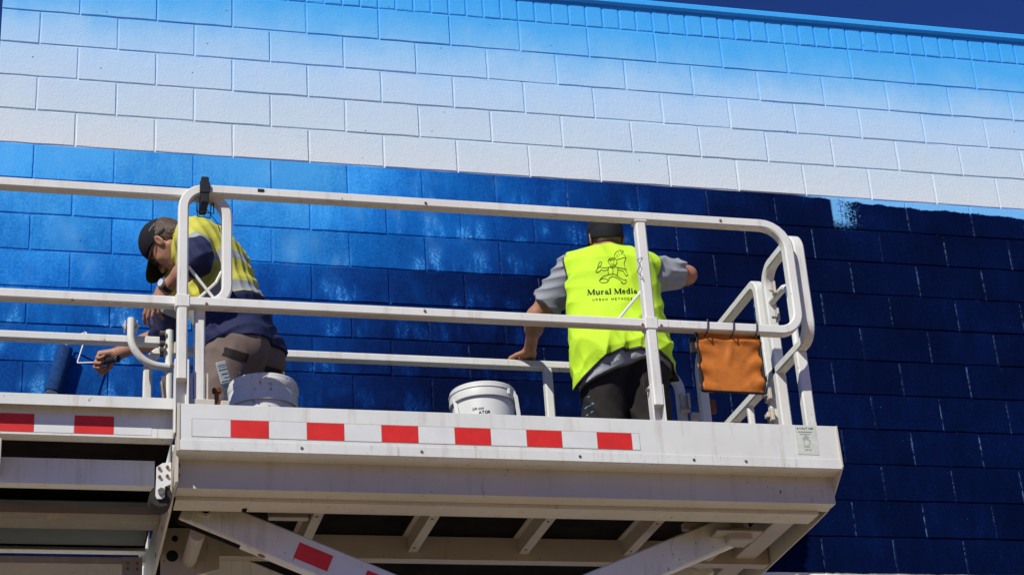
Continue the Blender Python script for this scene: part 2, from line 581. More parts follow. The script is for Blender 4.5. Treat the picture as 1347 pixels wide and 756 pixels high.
rr = random.Random(3)
rest = MB()
N_ROWS_DOWN = 33
for row in range(5 - 1, -N_ROWS_DOWN - 1, -1):
    z = ZB + row * BH
    if z < 0.0: break
    odd = row % 2            # odd courses begin with a half block
    x = 0.0
    first = True
    while x < XR_END:
        w = 0.2 if (first and odd) else 0.4
        first = False
        seen = (-11 <= row <= 4) and x < 5.95
        if seen:
            piece("block", (half if w < 0.3 else full)[rr.randrange(2 if w < 0.3 else 6)], x, z, rr)
        else:
            rest.box((x + GAP / 2, -0.0, z + GAP / 2), (x + w - GAP / 2, 0.03, z + BH - GAP / 2), 0.005)
        x += w
x = 0.0
while x < XR_END:
    if 0.5 < x < 6.4:
        piece("brick", brk[rr.randrange(5)], x, ZB + 1.0 + 0.002, rr)
    else:
        rest.box((x + GAP / 2, 0, ZB + 1.0 + GAP / 2), (x + 0.1 - GAP / 2, 0.03, ZB + 1.154 - GAP / 2), 0.004)
    x += 0.1
o = rest.build("far_blocks", M_wall, wall); tag(o, kind="stuff")
b = MB(); b.box((0.004, 0.0054, 0.0), (XR_END, 0.19, ZB + 1.16)); b.build("mortar", M_joint, wall)
b = MB()
b.prism([(-0.028, ZB + 1.168), (-0.028, ZB + 1.196), (-0.022, ZB + 1.204), (0.215, ZB + 1.216), (0.215, ZB + 1.160), (-0.018, ZB + 1.158)], 0, -0.02, XR_END)
b.build("coping", M_wall, wall)

# ------------------------------------------------------------------ the scissor lift
lift = empty("scissor_lift", (1.9, -1.2, 0))
tag(lift, "white scissor lift with rails and red and white tape, raised beside the wall", "scissor lift")
YF, YB = -2.0, -0.42
XL, XR = 0.761, 3.416
DECK = 4.275
FZ = (0, 1, 0)          # section axis for rails lying in the XZ plane
HX = (1, 0, 0)          # for rails lying in the YZ plane
RW, RD = 0.0405, 0.048


def rail(name, pts, r, up, w=RW, d=RD, parent=lift, mat=None):
    m = MB()
    m.tube(fillet(pts, r) if len(pts) > 2 else pts, w, d, up)
    return m.build(name, mat or M_tube, parent, smooth=30)


# deck and fascia
m = MB(); m.box((XL + 0.01, YF + 0.02, DECK - 0.03), (XR - 0.01, YB - 0.02, DECK), 0.003)
deck = m.build("deck", M_dark, lift)
m = MB()
m.box((XL, YF, 4.229), (XR, YF + 0.006, 4.4155), 0.0015)
m.box((XL, YF - 0.004, 4.2285), (XR, YF - 0.0003, 4.270), 0.0015)
m.prism([(YF + 0.006, 4.229), (YF + 0.006, 4.235), (YF + 0.100, 4.235), (YF + 0.100, 4.229)], 0, XL + 0.004, XR - 0.004)
toe = m.build("toe_board", M_white, lift)
# tape: alternating reflective patches
x0 = 0.811
for i in range(12):
    xa = x0 + 0.1433 * i
    if i == 12: break
    m = MB(); m.box((xa + 0.0008, YF - 0.0016, 4.2855), (xa + 0.1433 - 0.0008, YF - 0.0001, 4.3545))
    m.build("red_tape_patch" if i % 2 else "white_tape_patch", M_red if i % 2 else M_tapew, toe)
m = MB(); m.box((x0 + 0.1433 * 12 + 0.001, YF - 0.0016, 4.2855), (2.562, YF - 0.0001, 4.3545)); m.build("white_tape_patch", M_tapew, toe)
for xs in (1.22, 1.68, 2.31, 2.78, 3.0):
    m = MB(); m.cyl((xs, YF - 0.0065, 4.249), (xs, YF - 0.004, 4.249), 0.006, n=8); m.build("rivet", M_steel, toe)
m = MB(); m.box((0.8095, YF - 0.0008, 4.2835), (2.5635, YF - 0.0001, 4.3565)); m.build("tape_edge", simple("grimy_adhesive", (0.36, 0.30, 0.23), 0.7, 0.2, var=0.3), toe)
# front beam under the toe board
m = MB()
m.prism([(YF + 0.099, 4.2365), (YF + 0.099, 4.117), (YF + 0.195, 4.117), (YF + 0.195, 4.123), (YF + 0.105, 4.123), (YF + 0.105, 4.2365)], 0, XL + 0.006, XR - 0.006)
m.build("front_beam", M_frame, lift)
m = MB()
m.prism([(YF + 0.19, 4.1165), (YF + 0.19, 4.102), (YF + 0.305, 4.102), (YF + 0.305, 4.108), (YF + 0.196, 4.108), (YF + 0.196, 4.1165)], 0, XL + 0.010, 1.03)
m.prism([(YF + 0.19, 4.1165), (YF + 0.19, 4.102), (YF + 0.305, 4.102), (YF + 0.305, 4.108), (YF + 0.196, 4.108), (YF + 0.196, 4.1165)], 0, 1.05, XR - 0.045)
m.box((1.03, YF + 0.19, 4.104), (1.05, YF + 0.27, 4.1165))
m.build("lower_beam", M_frame, lift)
# end plates
prof = [(YF - 0.004, 4.4155), (YF - 0.009, 4.236), (YF + 0.155, 4.125), (YF + 0.20, 4.117), (YF + 0.31, 4.111), (YB - 0.15, 4.08), (YB, 4.15), (YB, 4.4155)]
m = MB(); m.prism(prof, 0, XR - 0.006, XR); m.build("end_plate", M_frame, lift)
prof = [(YF - 0.004, 4.4155), (YF - 0.006, 4.227), (YF + 0.10, 4.228), (YF + 0.242, 4.127), (YB - 0.12, 4.127), (YB, 4.20), (YB, 4.4155)]
m = MB(); m.prism([(YF - 0.004, 4.4155), (YF - 0.006, 4.226), (YF + 0.03, 4.222), (YF + 0.034, 4.118), (YF + 0.2, 4.115), (YF + 0.32, 4.098), (YB - 0.12, 4.06), (YB, 4.20), (YB, 4.28), (YF + 0.07, 4.28), (YF + 0.07, 4.4155)], 0, XL - 0.006, XL + 0.004)  # lower front edge extended to keep sun off the front beam
lep = m.build("end_plate", M_frame, lift)
for y, z in ((-1.66, 4.135), (-1.40, 4.13), (-1.1, 4.12)):
    m = MB(); m.cyl((XL - 0.0075, y, z), (XL - 0.0055, y, z), 0.012, n=10); m.build("bolt_hole", M_print, lep)
# back toe board and beam
m = MB(); m.box((XL, YB - 0.006, 4.229), (XR, YB, 4.4155), 0.0015); m.build("toe_board", M_white, lift)
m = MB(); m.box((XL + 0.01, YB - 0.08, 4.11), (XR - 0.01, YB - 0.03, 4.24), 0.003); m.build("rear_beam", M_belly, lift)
m = MB(); m.box((XR - 0.008 + 0.0, YF, 4.2295), (XR + 0.0, YF + 0.001, 4.23)); 
# underside
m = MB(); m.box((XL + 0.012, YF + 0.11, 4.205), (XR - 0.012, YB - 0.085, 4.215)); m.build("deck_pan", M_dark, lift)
for xc in (1.345, 1.81, 2.29, 2.755):
    m = MB()
    m.prism([(xc - 0.038, 4.205), (xc - 0.038, 4.200), (xc - 0.020, 4.197), (xc - 0.020, 4.130), (xc + 0.020, 4.130), (xc + 0.020, 4.197), (xc + 0.038, 4.2)], 1, -1.69, -1.135)
    cmb = m.build("cross_member", M_belly, lift)
    for yy in (-1.58, -1.22):
        m = MB(); m.cyl((xc - 0.004, yy, 4.1298), (xc - 0.004, yy, 4.1275), 0.006, n=8); m.build("bolt_head", M_rust, cmb)
m = MB(); m.box((XL + 0.02, -1.16, 4.10), (XR - 0.012, -1.10, 4.2)); m.build("inner_beam", M_belly, lift)
m = MB(); m.box((XR - 0.17, -1.69, 4.125), (XR - 0.075, -0.55, 4.20), 0.004); m.build("cross_member", M_belly, lift)
m = MB(); m.box((1.16, -1.53, 4.14), (1.32, -1.49, 4.18), 0.003); m.build("brace_bar", M_belly, lift)
m = MB(); m.box((2.9, -1.50, 4.14), (3.18, -1.46, 4.17), 0.003); m.build("brace_bar", M_belly, lift)

# front guard rail: closed hoop, mid rail and two folding posts
rail("front_guard_rail", [(0.772, -1.975, 4.52), (0.772, -1.975, 5.337), (3.319, -1.975, 5.337), (3.319, -1.975, 4.842), (0.795, -1.975, 4.842)], [0.085, 0.115, 0.085], FZ)
rail("post", [(2.664, -1.975, 4.485), (2.664, -1.975, 5.316)], 0, FZ, 0.044, 0.046)
for xp, zt, zo in ((0.772, 4.60, 4.555), (2.662, 4.575, 4.487)):
    m = MB()
    for sx in (-1, 1):
        m.box((xp + sx * 0.024 - 0.0035, -1.994, 4.30), (xp + sx * 0.024 + 0.0035, -1.945, zt), 0.0015)
    m.box((xp - 0.0205, -1.952, 4.30), (xp + 0.0205, -1.946, zt - 0.06), 0.001)
    sk = m.build("post_socket", M_tube, lift)
    m = MB(); m.cyl((xp - 0.042, -1.972, zt - 0.02), (xp + 0.034, -1.972, zt - 0.02), 0.008, n=8); m.build("hinge_pin", M_steel, sk)
for xs, zs in ((0.862, 4.832), (2.625, 4.832), (2.705, 4.832), (1.72, 4.846), (1.745, 5.332), (3.02, 5.336)):
    m = MB(); m.cyl((xs, -2.003, zs), (xs, -1.999, zs), 0.0055, n=8); m.build("screw_head", M_rust, lift)
for xs, zs, w_, h_ in ((0.772, 4.842, 0.056, 0.054), (2.664, 4.842, 0.056, 0.054), (2.664, 5.312, 0.056, 0.010)):
    m = MB(); m.box((xs - w_ / 2, -2.0025, zs - h_ / 2), (xs + w_ / 2, -1.948, zs + h_ / 2), 0.004); m.build("weld_collar", M_tube, lift)
# thin stay rods
for a, b_ in (((0.796, -1.955, 5.01), (0.905, -1.95, 4.868)), ((0.925, -1.945, 5.0), (0.905, -1.94, 4.955)), ((2.647, -1.958, 5.003), (2.535, -1.95, 4.868))):
    m = MB(); m.cyl(a, b_, 0.006, n=8); m.build("stay_rod", M_tube, lift)
m = MB(); m.cyl((0.905, -1.94, 4.955), (0.825, -1.94, 4.868), 0.006, n=8); m.build("stay_rod", M_tube, lift)
m = MB(); m.tube([(2.652, -2.001, 5.14), (2.628, -2.006, 5.125), (2.640, -2.006, 5.10), (2.622, -2.006, 5.07), (2.643, -2.006, 5.045), (2.648, -2.001, 5.03)], 0.003, 0.003, FZ, n_round=6)
m.build("wire_tie", M_steel, lift)
# end guard rails on the right
rail("end_guard_rail", [(3.385, -1.575, 4.42), (3.385, -1.575, 5.325), (3.385, -1.935, 5.325), (3.385, -1.935, 4.842), (3.385, -0.66, 4.842)], [0.09, 0.075, 0.075], HX)
rail("post", [(3.385, -1.815, 4.30), (3.385, -1.815, 4.82)], 0, HX)
rail("gate_hoop", [(3.385, -1.478, 4.30), (3.385, -1.478, 5.325), (3.385, -0.66, 5.325), (3.385, -0.66, 4.30)], [0.06, 0.11], HX)
rail("post", [(3.385, -1.01, 4.30), (3.385, -1.01, 4.82)], 0, HX)
rail("post", [(3.385, -1.21, 4.30), (3.385, -1.21, 4.82)], 0, HX, 0.026, 0.03)
m = MB(); m.tube(fillet([(3.385, -1.55, 5.165), (3.385, -1.795, 5.165), (3.385, -1.795, 4.86)], 0.07), 0.032, 0.032, HX, n_round=12); m.build("grab_handle", M_tube, lift, 50)
rail("low_rail", [(3.385, -1.84, 4.485), (3.385, -0.66, 4.485)], 0, HX, 0.036, 0.036)
# latch plates on the gate
for z in (4.76, 4.66):
    m = MB(); m.box((3.345, -1.53, z - 0.03), (3.362, -1.47, z + 0.03), 0.004); m.box((3.33, -1.515, z - 0.01), (3.346, -1.485, z + 0.012), 0.003)
    m.build("latch_plate", M_frame, lift)
for z in (5.19, 5.06):
    m = MB(); m.box((3.36, -1.70, z - 0.03), (3.37, -1.665, z + 0.03), 0.003); m.cyl((3.365, -1.68, z - 0.012), (3.335, -1.70, z - 0.02), 0.006, n=8); m.build("latch_plate", M_frame, lift)
# back guard rail (wall side)
rail("back_guard_rail", [(0.756, YB, 4.30), (0.756, YB, 5.337), (3.36, YB, 5.337), (3.36, YB, 4.30)], [0.10, 0.11], FZ)
rail("mid_rail", [(0.77, YB, 4.84), (3.34, YB, 4.84)], 0, FZ)
rail("post", [(2.682, YB, 4.30), (2.682, YB, 5.318)], 0, FZ)
m = MB()
m.box((3.335, YB - 0.055, 5.10), (3.385, YB - 0.027, 5.115), 0.002); m.box((3.385, YB - 0.055, 5.06), (3.43, YB - 0.03, 5.10), 0.003)
m.box((3.34, YB - 0.06, 5.12), (3.352, YB - 0.026, 5.20), 0.002); m.box((3.375, YB - 0.06, 5.12), (3.387, YB - 0.026, 5.20), 0.002)
m.build("hinge_bracket", M_frame, lift)
m = MB(); m.box((3.43, YB - 0.06, 5.10), (3.52, YB - 0.03, 5.17), 0.004); m.build("latch_plate", M_rust, lift)

# sticker with a hand on the right end of the toe board
m = MB(); m.box((3.229, YF - 0.0016, 4.288), (3.321, YF - 0.0001, 4.414)); st = m.build("caution_sticker", simple("sticker_vinyl", (0.62, 0.64, 0.56), 0.4, 0.4, var=0.12, scale=30), toe)

# ------------------------------------------------------------------ stroke lettering
def st_line(pts, w): return (pts, w)


def arc(cx, cy, rx, ry, a0, a1, n=10):
    return [(cx + rx * math.cos(math.radians(a0 + (a1 - a0) * i / n)), cy + ry * math.sin(math.radians(a0 + (a1 - a0) * i / n))) for i in range(n + 1)]


T_, t_ = 0.17, 0.06       # thick and hairline strokes of the bold serif face
SERIF = {
 'M': (1.02, [([(0.10, 0), (0.18, .72)], t_), ([(0.15, .70), (0.48, .02)], T_), ([(0.50, .03), (0.80, .70)], t_), ([(0.86, .72), (0.86, 0)], T_),
              ([(0.0, .02), (0.22, .02)], .045), ([(0.70, .02), (1.02, .02)], .045), ([(0.06, .70), (0.25, .70)], .045), ([(0.78, .70), (1.0, .70)], .045)]),
 'u': (0.62, [([(0.13, .48), (0.13, .2)] + arc(.27, .16, .14, .13, 180, 300, 6), .15), ([(0.46, .50), (0.46, 0)], .15), ([(0.0, .485), (0.16, .485)], .04), ([(0.34, .485), (0.48, .485)], .04), ([(0.46, .02), (0.60, .02)], .04), ([(.33, .05), (.45, .14)], .05)]),
 'r': (0.46, [([(0.13, .50), (0.13, 0)], .15), ([(0.0, .485), (0.15, .485)], .04), ([(0.02, .02), (0.28, .02)], .04), ([(0.18, .34), (0.27, .45), (0.36, .44)], .07), ([(0.36, .45), (0.38, .38)], .11)]),
 'a': (0.54, [([(0.38, .33), (0.38, .06), (0.46, .02), (0.54, .04)], .13), (arc(.25, .34, .14, .14, 175, 20, 8), .065), ([(0.12, .36), (0.14, .33)], .10), (arc(.22, .15, .13, .12, 70, 290, 9), .11), ([(0.25, .26), (0.38, .28)], .045), ([(0.25, .03), (0.36, .10)], .045)]),
 'l': (0.32, [([(0.15, .76), (0.15, 0)], .15), ([(0.02, .74), (0.16, .74)], .04), ([(0.02, .02), (0.30, .02)], .04)]),
 ' ': (0.24, []),
 'e': (0.54, [(arc(.26, .25, .18, .21, 40, 330, 14), .11), (arc(.26, .27, .18, .20, 0, 60, 5), .07), ([(0.10, .27), (0.44, .27)], .045)]),
 'd': (0.62, [([(0.44, .76), (0.44, 0)], .15), ([(0.30, .74), (0.46, .74)], .04), ([(0.44, .02), (0.60, .02)], .04), (arc(.27, .24, .18, .21, 60, 300, 11), .11), ([(.33, .44), (.44, .40)], .045), ([(.33, .04), (.44, .10)], .045)]),
 'i': (0.32, [([(0.15, .50), (0.15, 0)], .15), ([(0.0, .485), (0.17, .485)], .04), ([(0.02, .02), (0.30, .02)], .04), ([(0.15, .60), (0.15, .74)], .14)]),
}
CAPS = {
 'A': [[(0, 0), (.3, .7), (.6, 0)], [(.12, .25), (.48, .25)]], 'B': [[(.05, 0), (.05, .7), (.35, .7), (.45, .55), (.35, .37), (.05, .37)], [(.35, .37), (.5, .2), (.38, 0), (.05, 0)]],
 'C': [arc(.32, .35, .28, .35, 50, 310, 10)], 'D': [[(.05, 0), (.05, .7), (.3, .7), (.52, .5), (.52, .2), (.3, 0), (.05, 0)]], 'E': [[(.5, 0), (.05, 0), (.05, .7), (.5, .7)], [(.05, .37), (.4, .37)]],
 'H': [[(.05, 0), (.05, .7)], [(.55, 0), (.55, .7)], [(.05, .36), (.55, .36)]], 'I': [[(.15, 0), (.15, .7)]], 'L': [[(.05, .7), (.05, 0), (.45, 0)]],
 'M': [[(.0, 0), (.06, .7), (.35, .15), (.64, .7), (.7, 0)]], 'N': [[(.05, 0), (.05, .7), (.55, 0), (.55, .7)]], 'O': [arc(.32, .35, .3, .35, 0, 360, 14)], 'R': [[(.05, 0), (.05, .7), (.38, .7), (.48, .53), (.38, .36), (.05, .36)], [(.28, .36), (.52, 0)]],
 'S': [[(.46, .58), (.28, .7), (.08, .58), (.12, .42), (.42, .28), (.46, .12), (.26, 0), (.04, .12)]], 'T': [[(.0, .7), (.56, .7)], [(.28, 0), (.28, .7)]], 'U': [[(.05, .7), (.05, .2), (.28, 0), (.52, .2), (.52, .7)]],
}
CAPW = {'I': .3, 'M': .74, 'E': .52, 'L': .48, 'B': .54, 'S': .52}


def strokes_serif(txt):
    out, x = [], 0.0
    for ch in txt:
        w, ss = SERIF[ch]
        for pts, sw in ss: out.append(([(x + a, b_) for a, b_ in pts], sw))
        x += w + 0.035
    return out, x


def strokes_caps(txt, gap=0.2, sw=0.11):
    out, x = [], 0.0
    for ch in txt:
        if ch != ' ':
            for pts in CAPS[ch]: out.append(([(x + a, b_) for a, b_ in pts], sw))
        x += (CAPW.get(ch, .6) if ch != ' ' else .45) + gap
    return out, x


def ink(mb, strokes, to3d, sub=0.05, mat=0):
    """each stroke becomes a ribbon; to3d maps (u, v) to a point on the surface"""
    for pts, w in strokes:
        P = []
        for (a, b_) in zip(pts[:-1], pts[1:]):
            L = math.dist(a, b_)
            k = max(1, int(L / sub))
            for i in range(k): P.append((a[0] + (b_[0] - a[0]) * i / k, a[1] + (b_[1] - a[1]) * i / k))
        P.append(pts[-1])
        vs = []
        for i, q in enumerate(P):
            p0, p1 = P[max(0, i - 1)], P[min(len(P) - 1, i + 1)]
            dx, dy = p1[0] - p0[0], p1[1] - p0[1]
            L = math.hypot(dx, dy) or 1
            nx, ny = -dy / L * w / 2, dx / L * w / 2
            vs += [to3d(q[0] + nx, q[1] + ny), to3d(q[0] - nx, q[1] - ny)]
        if any(v is None for v in vs): continue
        mb.add(vs, [(2 * i, 2 * i + 1, 2 * i + 3, 2 * i + 2) for i in range(len(P) - 1)], mat)


def plane3d(ox, oz, s, y): return lambda u, v: (ox + u * s, y, oz + v * s)


m = MB()
sc_, wd = strokes_caps("CAUTION", 0.18, 0.16)
ink(m, sc_, plane3d(3.250, 4.3965, 0.0118, YF - 0.0020))
m.add([(3.237, YF - 0.002, 4.3965), (3.247, YF - 0.002, 4.3965), (3.242, YF - 0.002, 4.405)], [(0, 1, 2)])
ink(m, strokes_caps("NOTICE".replace("C", "C"), 0.15, 0.12)[0], plane3d(3.262, 4.305, 0.0075, YF - 0.0020))
m.build("caution_print", M_print, st)
m = MB()
hand_o = [[(.0, .0), (.0, .3), (-.06, .55), (.0, .58), (.06, .36), (.08, .72), (.14, .72), (.15, .40), (.2, .78), (.26, .76), (.25, .40), (.33, .70), (.38, .67), (.34, .36), (.44, .42), (.5, .38), (.36, .1), (.34, 0), (.0, 0)], [(-.04, -.08), (.4, -.08)]]
ink(m, [(q, .028) for q in hand_o], plane3d(3.262, 4.325, 0.06, YF - 0.0020), 0.02)
ink(m, [([(.0, .0), (.9, .0)], .06), ([(.1, -.14), (.8, -.14)], .04)], plane3d(3.24, 4.385, 0.07, YF - 0.0020), 0.1)
m.build("hand_symbol", M_grayprint, st)

# ------------------------------------------------------------------ extension deck (left, runs inside the main deck)
EXL, EY, EYB = -1.55, -1.93, -0.53
m = MB()
m.prism([(EY, 4.464), (EY, 4.420), (EY + 0.004, 4.420), (EY + 0.004, 4.458), (EY + 0.053, 4.458), (EY + 0.053, 4.322), (EY + 0.118, 4.322), (EY + 0.118, 4.328), (EY + 0.059, 4.328), (EY + 0.059, 4.464)], 0, EXL, XL - 0.0075)
eb = m.build("extension_toe_board", M_white, lift)
xs = [0.24 - 0.1437 * i for i in range(12)][::-1] + [0.384, 0.532]
xs = [0.532 - 0.1455 * i for i in range(14)][::-1] + [0.673]
for i in range(len(xs) - 1):
    red = (len(xs) - 2 - i) % 2 == 1
    m = MB(); m.box((xs[i] + 0.0008, EY + 0.0514, 4.3315), (xs[i + 1] - 0.0008, EY + 0.0528, 4.4030))
    m.build("red_tape_patch" if red else "white_tape_patch", M_red if red else M_tapew, eb)
m = MB(); m.box((EXL + 0.01, EY + 0.062, 4.336), (XL - 0.01, EYB - 0.0065, 4.356)); m.build("extension_deck", M_dark, lift)
m = MB()
m.prism([(EYB, 4.464), (EYB, 4.306), (EYB - 0.052, 4.306), (EYB - 0.052, 4.312), (EYB - 0.006, 4.312), (EYB - 0.006, 4.464)], 0, EXL, XL - 0.0075)
m.build("extension_toe_board", M_white, lift)
m = MB(); m.box((EXL, EY + 0.003, 4.31), (EXL + 0.006, EYB - 0.003, 4.46)); m.build("end_plate", M_white, lift)
m = MB()
m.prism([(-1.75, 4.278), (-1.75, 4.177), (-1.695, 4.177), (-1.695, 4.183), (-1.744, 4.183), (-1.744, 4.278)], 0, EXL, 0.695)
m.build("slide_rail", M_white, lift)
m = MB(); m.box((0.118, EY + 0.055, 4.20), (0.128, -1.752, 4.306), 0.002); m.build("gusset", M_frame, lift)
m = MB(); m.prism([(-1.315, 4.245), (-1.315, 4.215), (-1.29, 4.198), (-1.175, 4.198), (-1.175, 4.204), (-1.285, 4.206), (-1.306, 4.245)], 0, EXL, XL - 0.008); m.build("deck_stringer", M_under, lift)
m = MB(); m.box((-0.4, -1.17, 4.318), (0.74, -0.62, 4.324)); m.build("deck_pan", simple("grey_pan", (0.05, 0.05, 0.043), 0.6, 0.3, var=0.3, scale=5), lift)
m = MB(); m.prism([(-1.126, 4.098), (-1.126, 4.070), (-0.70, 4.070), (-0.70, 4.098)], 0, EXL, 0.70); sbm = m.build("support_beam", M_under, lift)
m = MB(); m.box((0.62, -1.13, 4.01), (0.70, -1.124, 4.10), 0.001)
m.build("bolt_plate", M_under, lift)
for x_, z_ in ((0.642, 4.073), (0.642, 4.05), (0.68, 4.073), (0.68, 4.05)):
    m = MB(); m.cyl((x_, -1.1325, z_), (x_, -1.13, z_), 0.006, n=8); m.build("bolt_head", M_rust, sbm)
# roller bracket
m = MB()
m.prism([(0.690, 4.155), (0.690, 4.195), (0.712, 4.212), (0.744, 4.216), (0.744, 4.13), (0.722, 4.12), (0.722, 4.080), (0.712, 4.072), (0.694, 4.072), (0.688, 4.085)], 1, -1.905, -1.897)
br = m.build("roller_bracket", M_white, lift)
m = MB(); m.cyl((0.709, -1.906, 4.098), (0.709, -1.918, 4.098), 0.014, n=6); m.build("bolt_head", M_steel, br)
for x_, z_ in ((0.700, 4.190), (0.730, 4.195), (0.702, 4.156), (0.730, 4.160)):
    m = MB(); m.cyl((x_, -1.906, z_), (x_, -1.914, z_), 0.006, n=8); m.build("bolt_head", M_rust, br)
m = MB(); m.cyl((0.709, -1.893, 4.088), (0.709, -1.80, 4.088), 0.042, n=24); m.build("roller_wheel", M_rubber, lift, 40)
# extension rails
rail("extension_front_rail", [(EXL + 0.1, -1.935, 4.86), (0.947, -1.935, 4.86), (0.947, -1.935, 5.337), (EXL + 0.1, -1.935, 5.337)], [0.075, 0.10], FZ)
rail("post", [(EXL + 0.12, -1.935, 4.44), (EXL + 0.12, -1.935, 5.335)], 0, FZ)
rail("post", [(0.842, -1.935, 4.44), (0.842, -1.935, 4.84)], 0, FZ)
m = MB()
for dx in (-0.03, 0.03): m.box((0.842 + dx - 0.003, -1.96, 4.40), (0.842 + dx + 0.003, -1.91, 4.56), 0.001)
m.box((0.80, -1.965, 4.40), (0.90, -1.90, 4.452), 0.003)
m.build("post_socket", M_frame, lift)
m = MB(); m.cyl((0.913, -1.9, 4.43), (0.913, -1.9, 4.505), 0.009, n=8); m.cyl((0.913, -1.9, 4.505), (0.913, -1.9, 4.522), 0.018, n=8); m.cyl((0.913, -1.9, 4.45), (0.913, -1.9, 4.465), 0.016, n=8)
m.build("rusty_bolt", M_rust, lift)
m = MB(); m.box((0.925, -1.94, 4.40), (0.96, -1.88, 4.46), 0.004); m.build("latch_plate", M_frame, lift)
rail("extension_back_rail", [(EXL + 0.1, -0.505, 5.338), (0.80, -0.505, 5.338)], 0, FZ)
rail("post", [(EXL + 0.12, -0.505, 4.44), (EXL + 0.12, -0.505, 5.32)], 0, FZ)
m = MB(); m.cyl((0.846, -0.52, 4.30), (0.846, -0.52, 5.392), 0.0185, n=14); m.build("gate_tube", M_tube, lift, 50)
m = MB(); m.tube(fillet([(0.667, -0.575, 5.42), (0.667, -0.575, 5.20), (0.846, -0.535, 5.20)], 0.135, 12), 0.036, 0.036, (0.2, 1, 0), n_round=14); hk = m.build("gate_tube", M_tube, lift, 50)
for x_ in (0.640, 0.694):
    m = MB(); m.cyl((x_ - 0.010, -0.555, 5.39), (x_ + 0.010, -0.555, 5.39), 0.009, n=8); m.box((x_ - 0.003, -0.57, 5.37), (x_ + 0.003, -0.52, 5.415), 0.001); m.build("bolt_head", M_frame, hk)
for z_ in (5.37, 5.32, 5.285):
    m = MB(); m.cyl((0.80, -0.54, z_), (0.826, -0.54, z_), 0.011, n=8); m.build("bolt_head", M_steel, hk)
m = MB(); m.box((0.803, -0.54, 5.26), (0.820, -0.51, 5.31), 0.002); m.build("gate_bracket", M_black, lift)
m = MB(); m.box((0.866, -0.54, 5.27), (0.882, -0.51, 5.33), 0.003); m.build("gate_bracket", M_frame, lift)
m = MB(); m.cyl((0.815, -0.53, 5.13), (0.825, -0.53, 5.05), 0.012, n=10); m.box((0.812, -0.535, 5.12), (0.83, -0.51, 5.16), 0.002); m.build("gate_latch", M_steel, lift)
# control holder clamped to the rails
m = MB(); m.box((0.838, -2.012, 5.268), (0.868, -1.900, 5.385), 0.004); m.box((0.832, -2.016, 5.31), (0.872, -2.006, 5.36), 0.003); m.build("clamp_bracket", M_black, lift)
m = MB(); m.tube([(0.828, -1.95, 5.30), (0.826, -1.96, 5.252), (0.893, -1.96, 5.248), (0.893, -1.95, 5.30), (0.885, -1.93, 5.30), (0.885, -1.9, 5.26), (0.835, -1.9, 5.262), (0.83, -1.93, 5.30)], 0.004, 0.004, FZ, n_round=6); m.build("wire_cradle", M_black, lift)
m = MB(); m.tube([(0.865, -1.95, 5.27), (0.885, -1.955, 5.24), (0.908, -1.955, 5.21), (0.92, -1.95, 5.17)], 0.0035, 0.0035, FZ, n_round=6); m.build("loose_cable", M_black, lift)
m = MB(); m.box((1.062, -2.0015, 5.336), (1.088, -1.975, 5.350), 0.001); m.build("black_tape", M_black, lift)


# scissor arms: stacked pairs down to the chassis
def arm(name, x0, z0, x1, z1, y0, y1, h=0.13, mat=None):
    d = Vector((x1 - x0, 0, z1 - z0)); L = d.length; ang = math.atan2(z1 - z0, x1 - x0)
    M = Matrix.Translation((x0, 0, z0)) @ Matrix.Rotation(-ang, 4, 'Y')
    m = MB()
    m.box((-0.06, y0, -h / 2), (L + 0.06, y1, h / 2), 0.006, M=M)
    return m.build(name, mat or M_white, lift), M, L


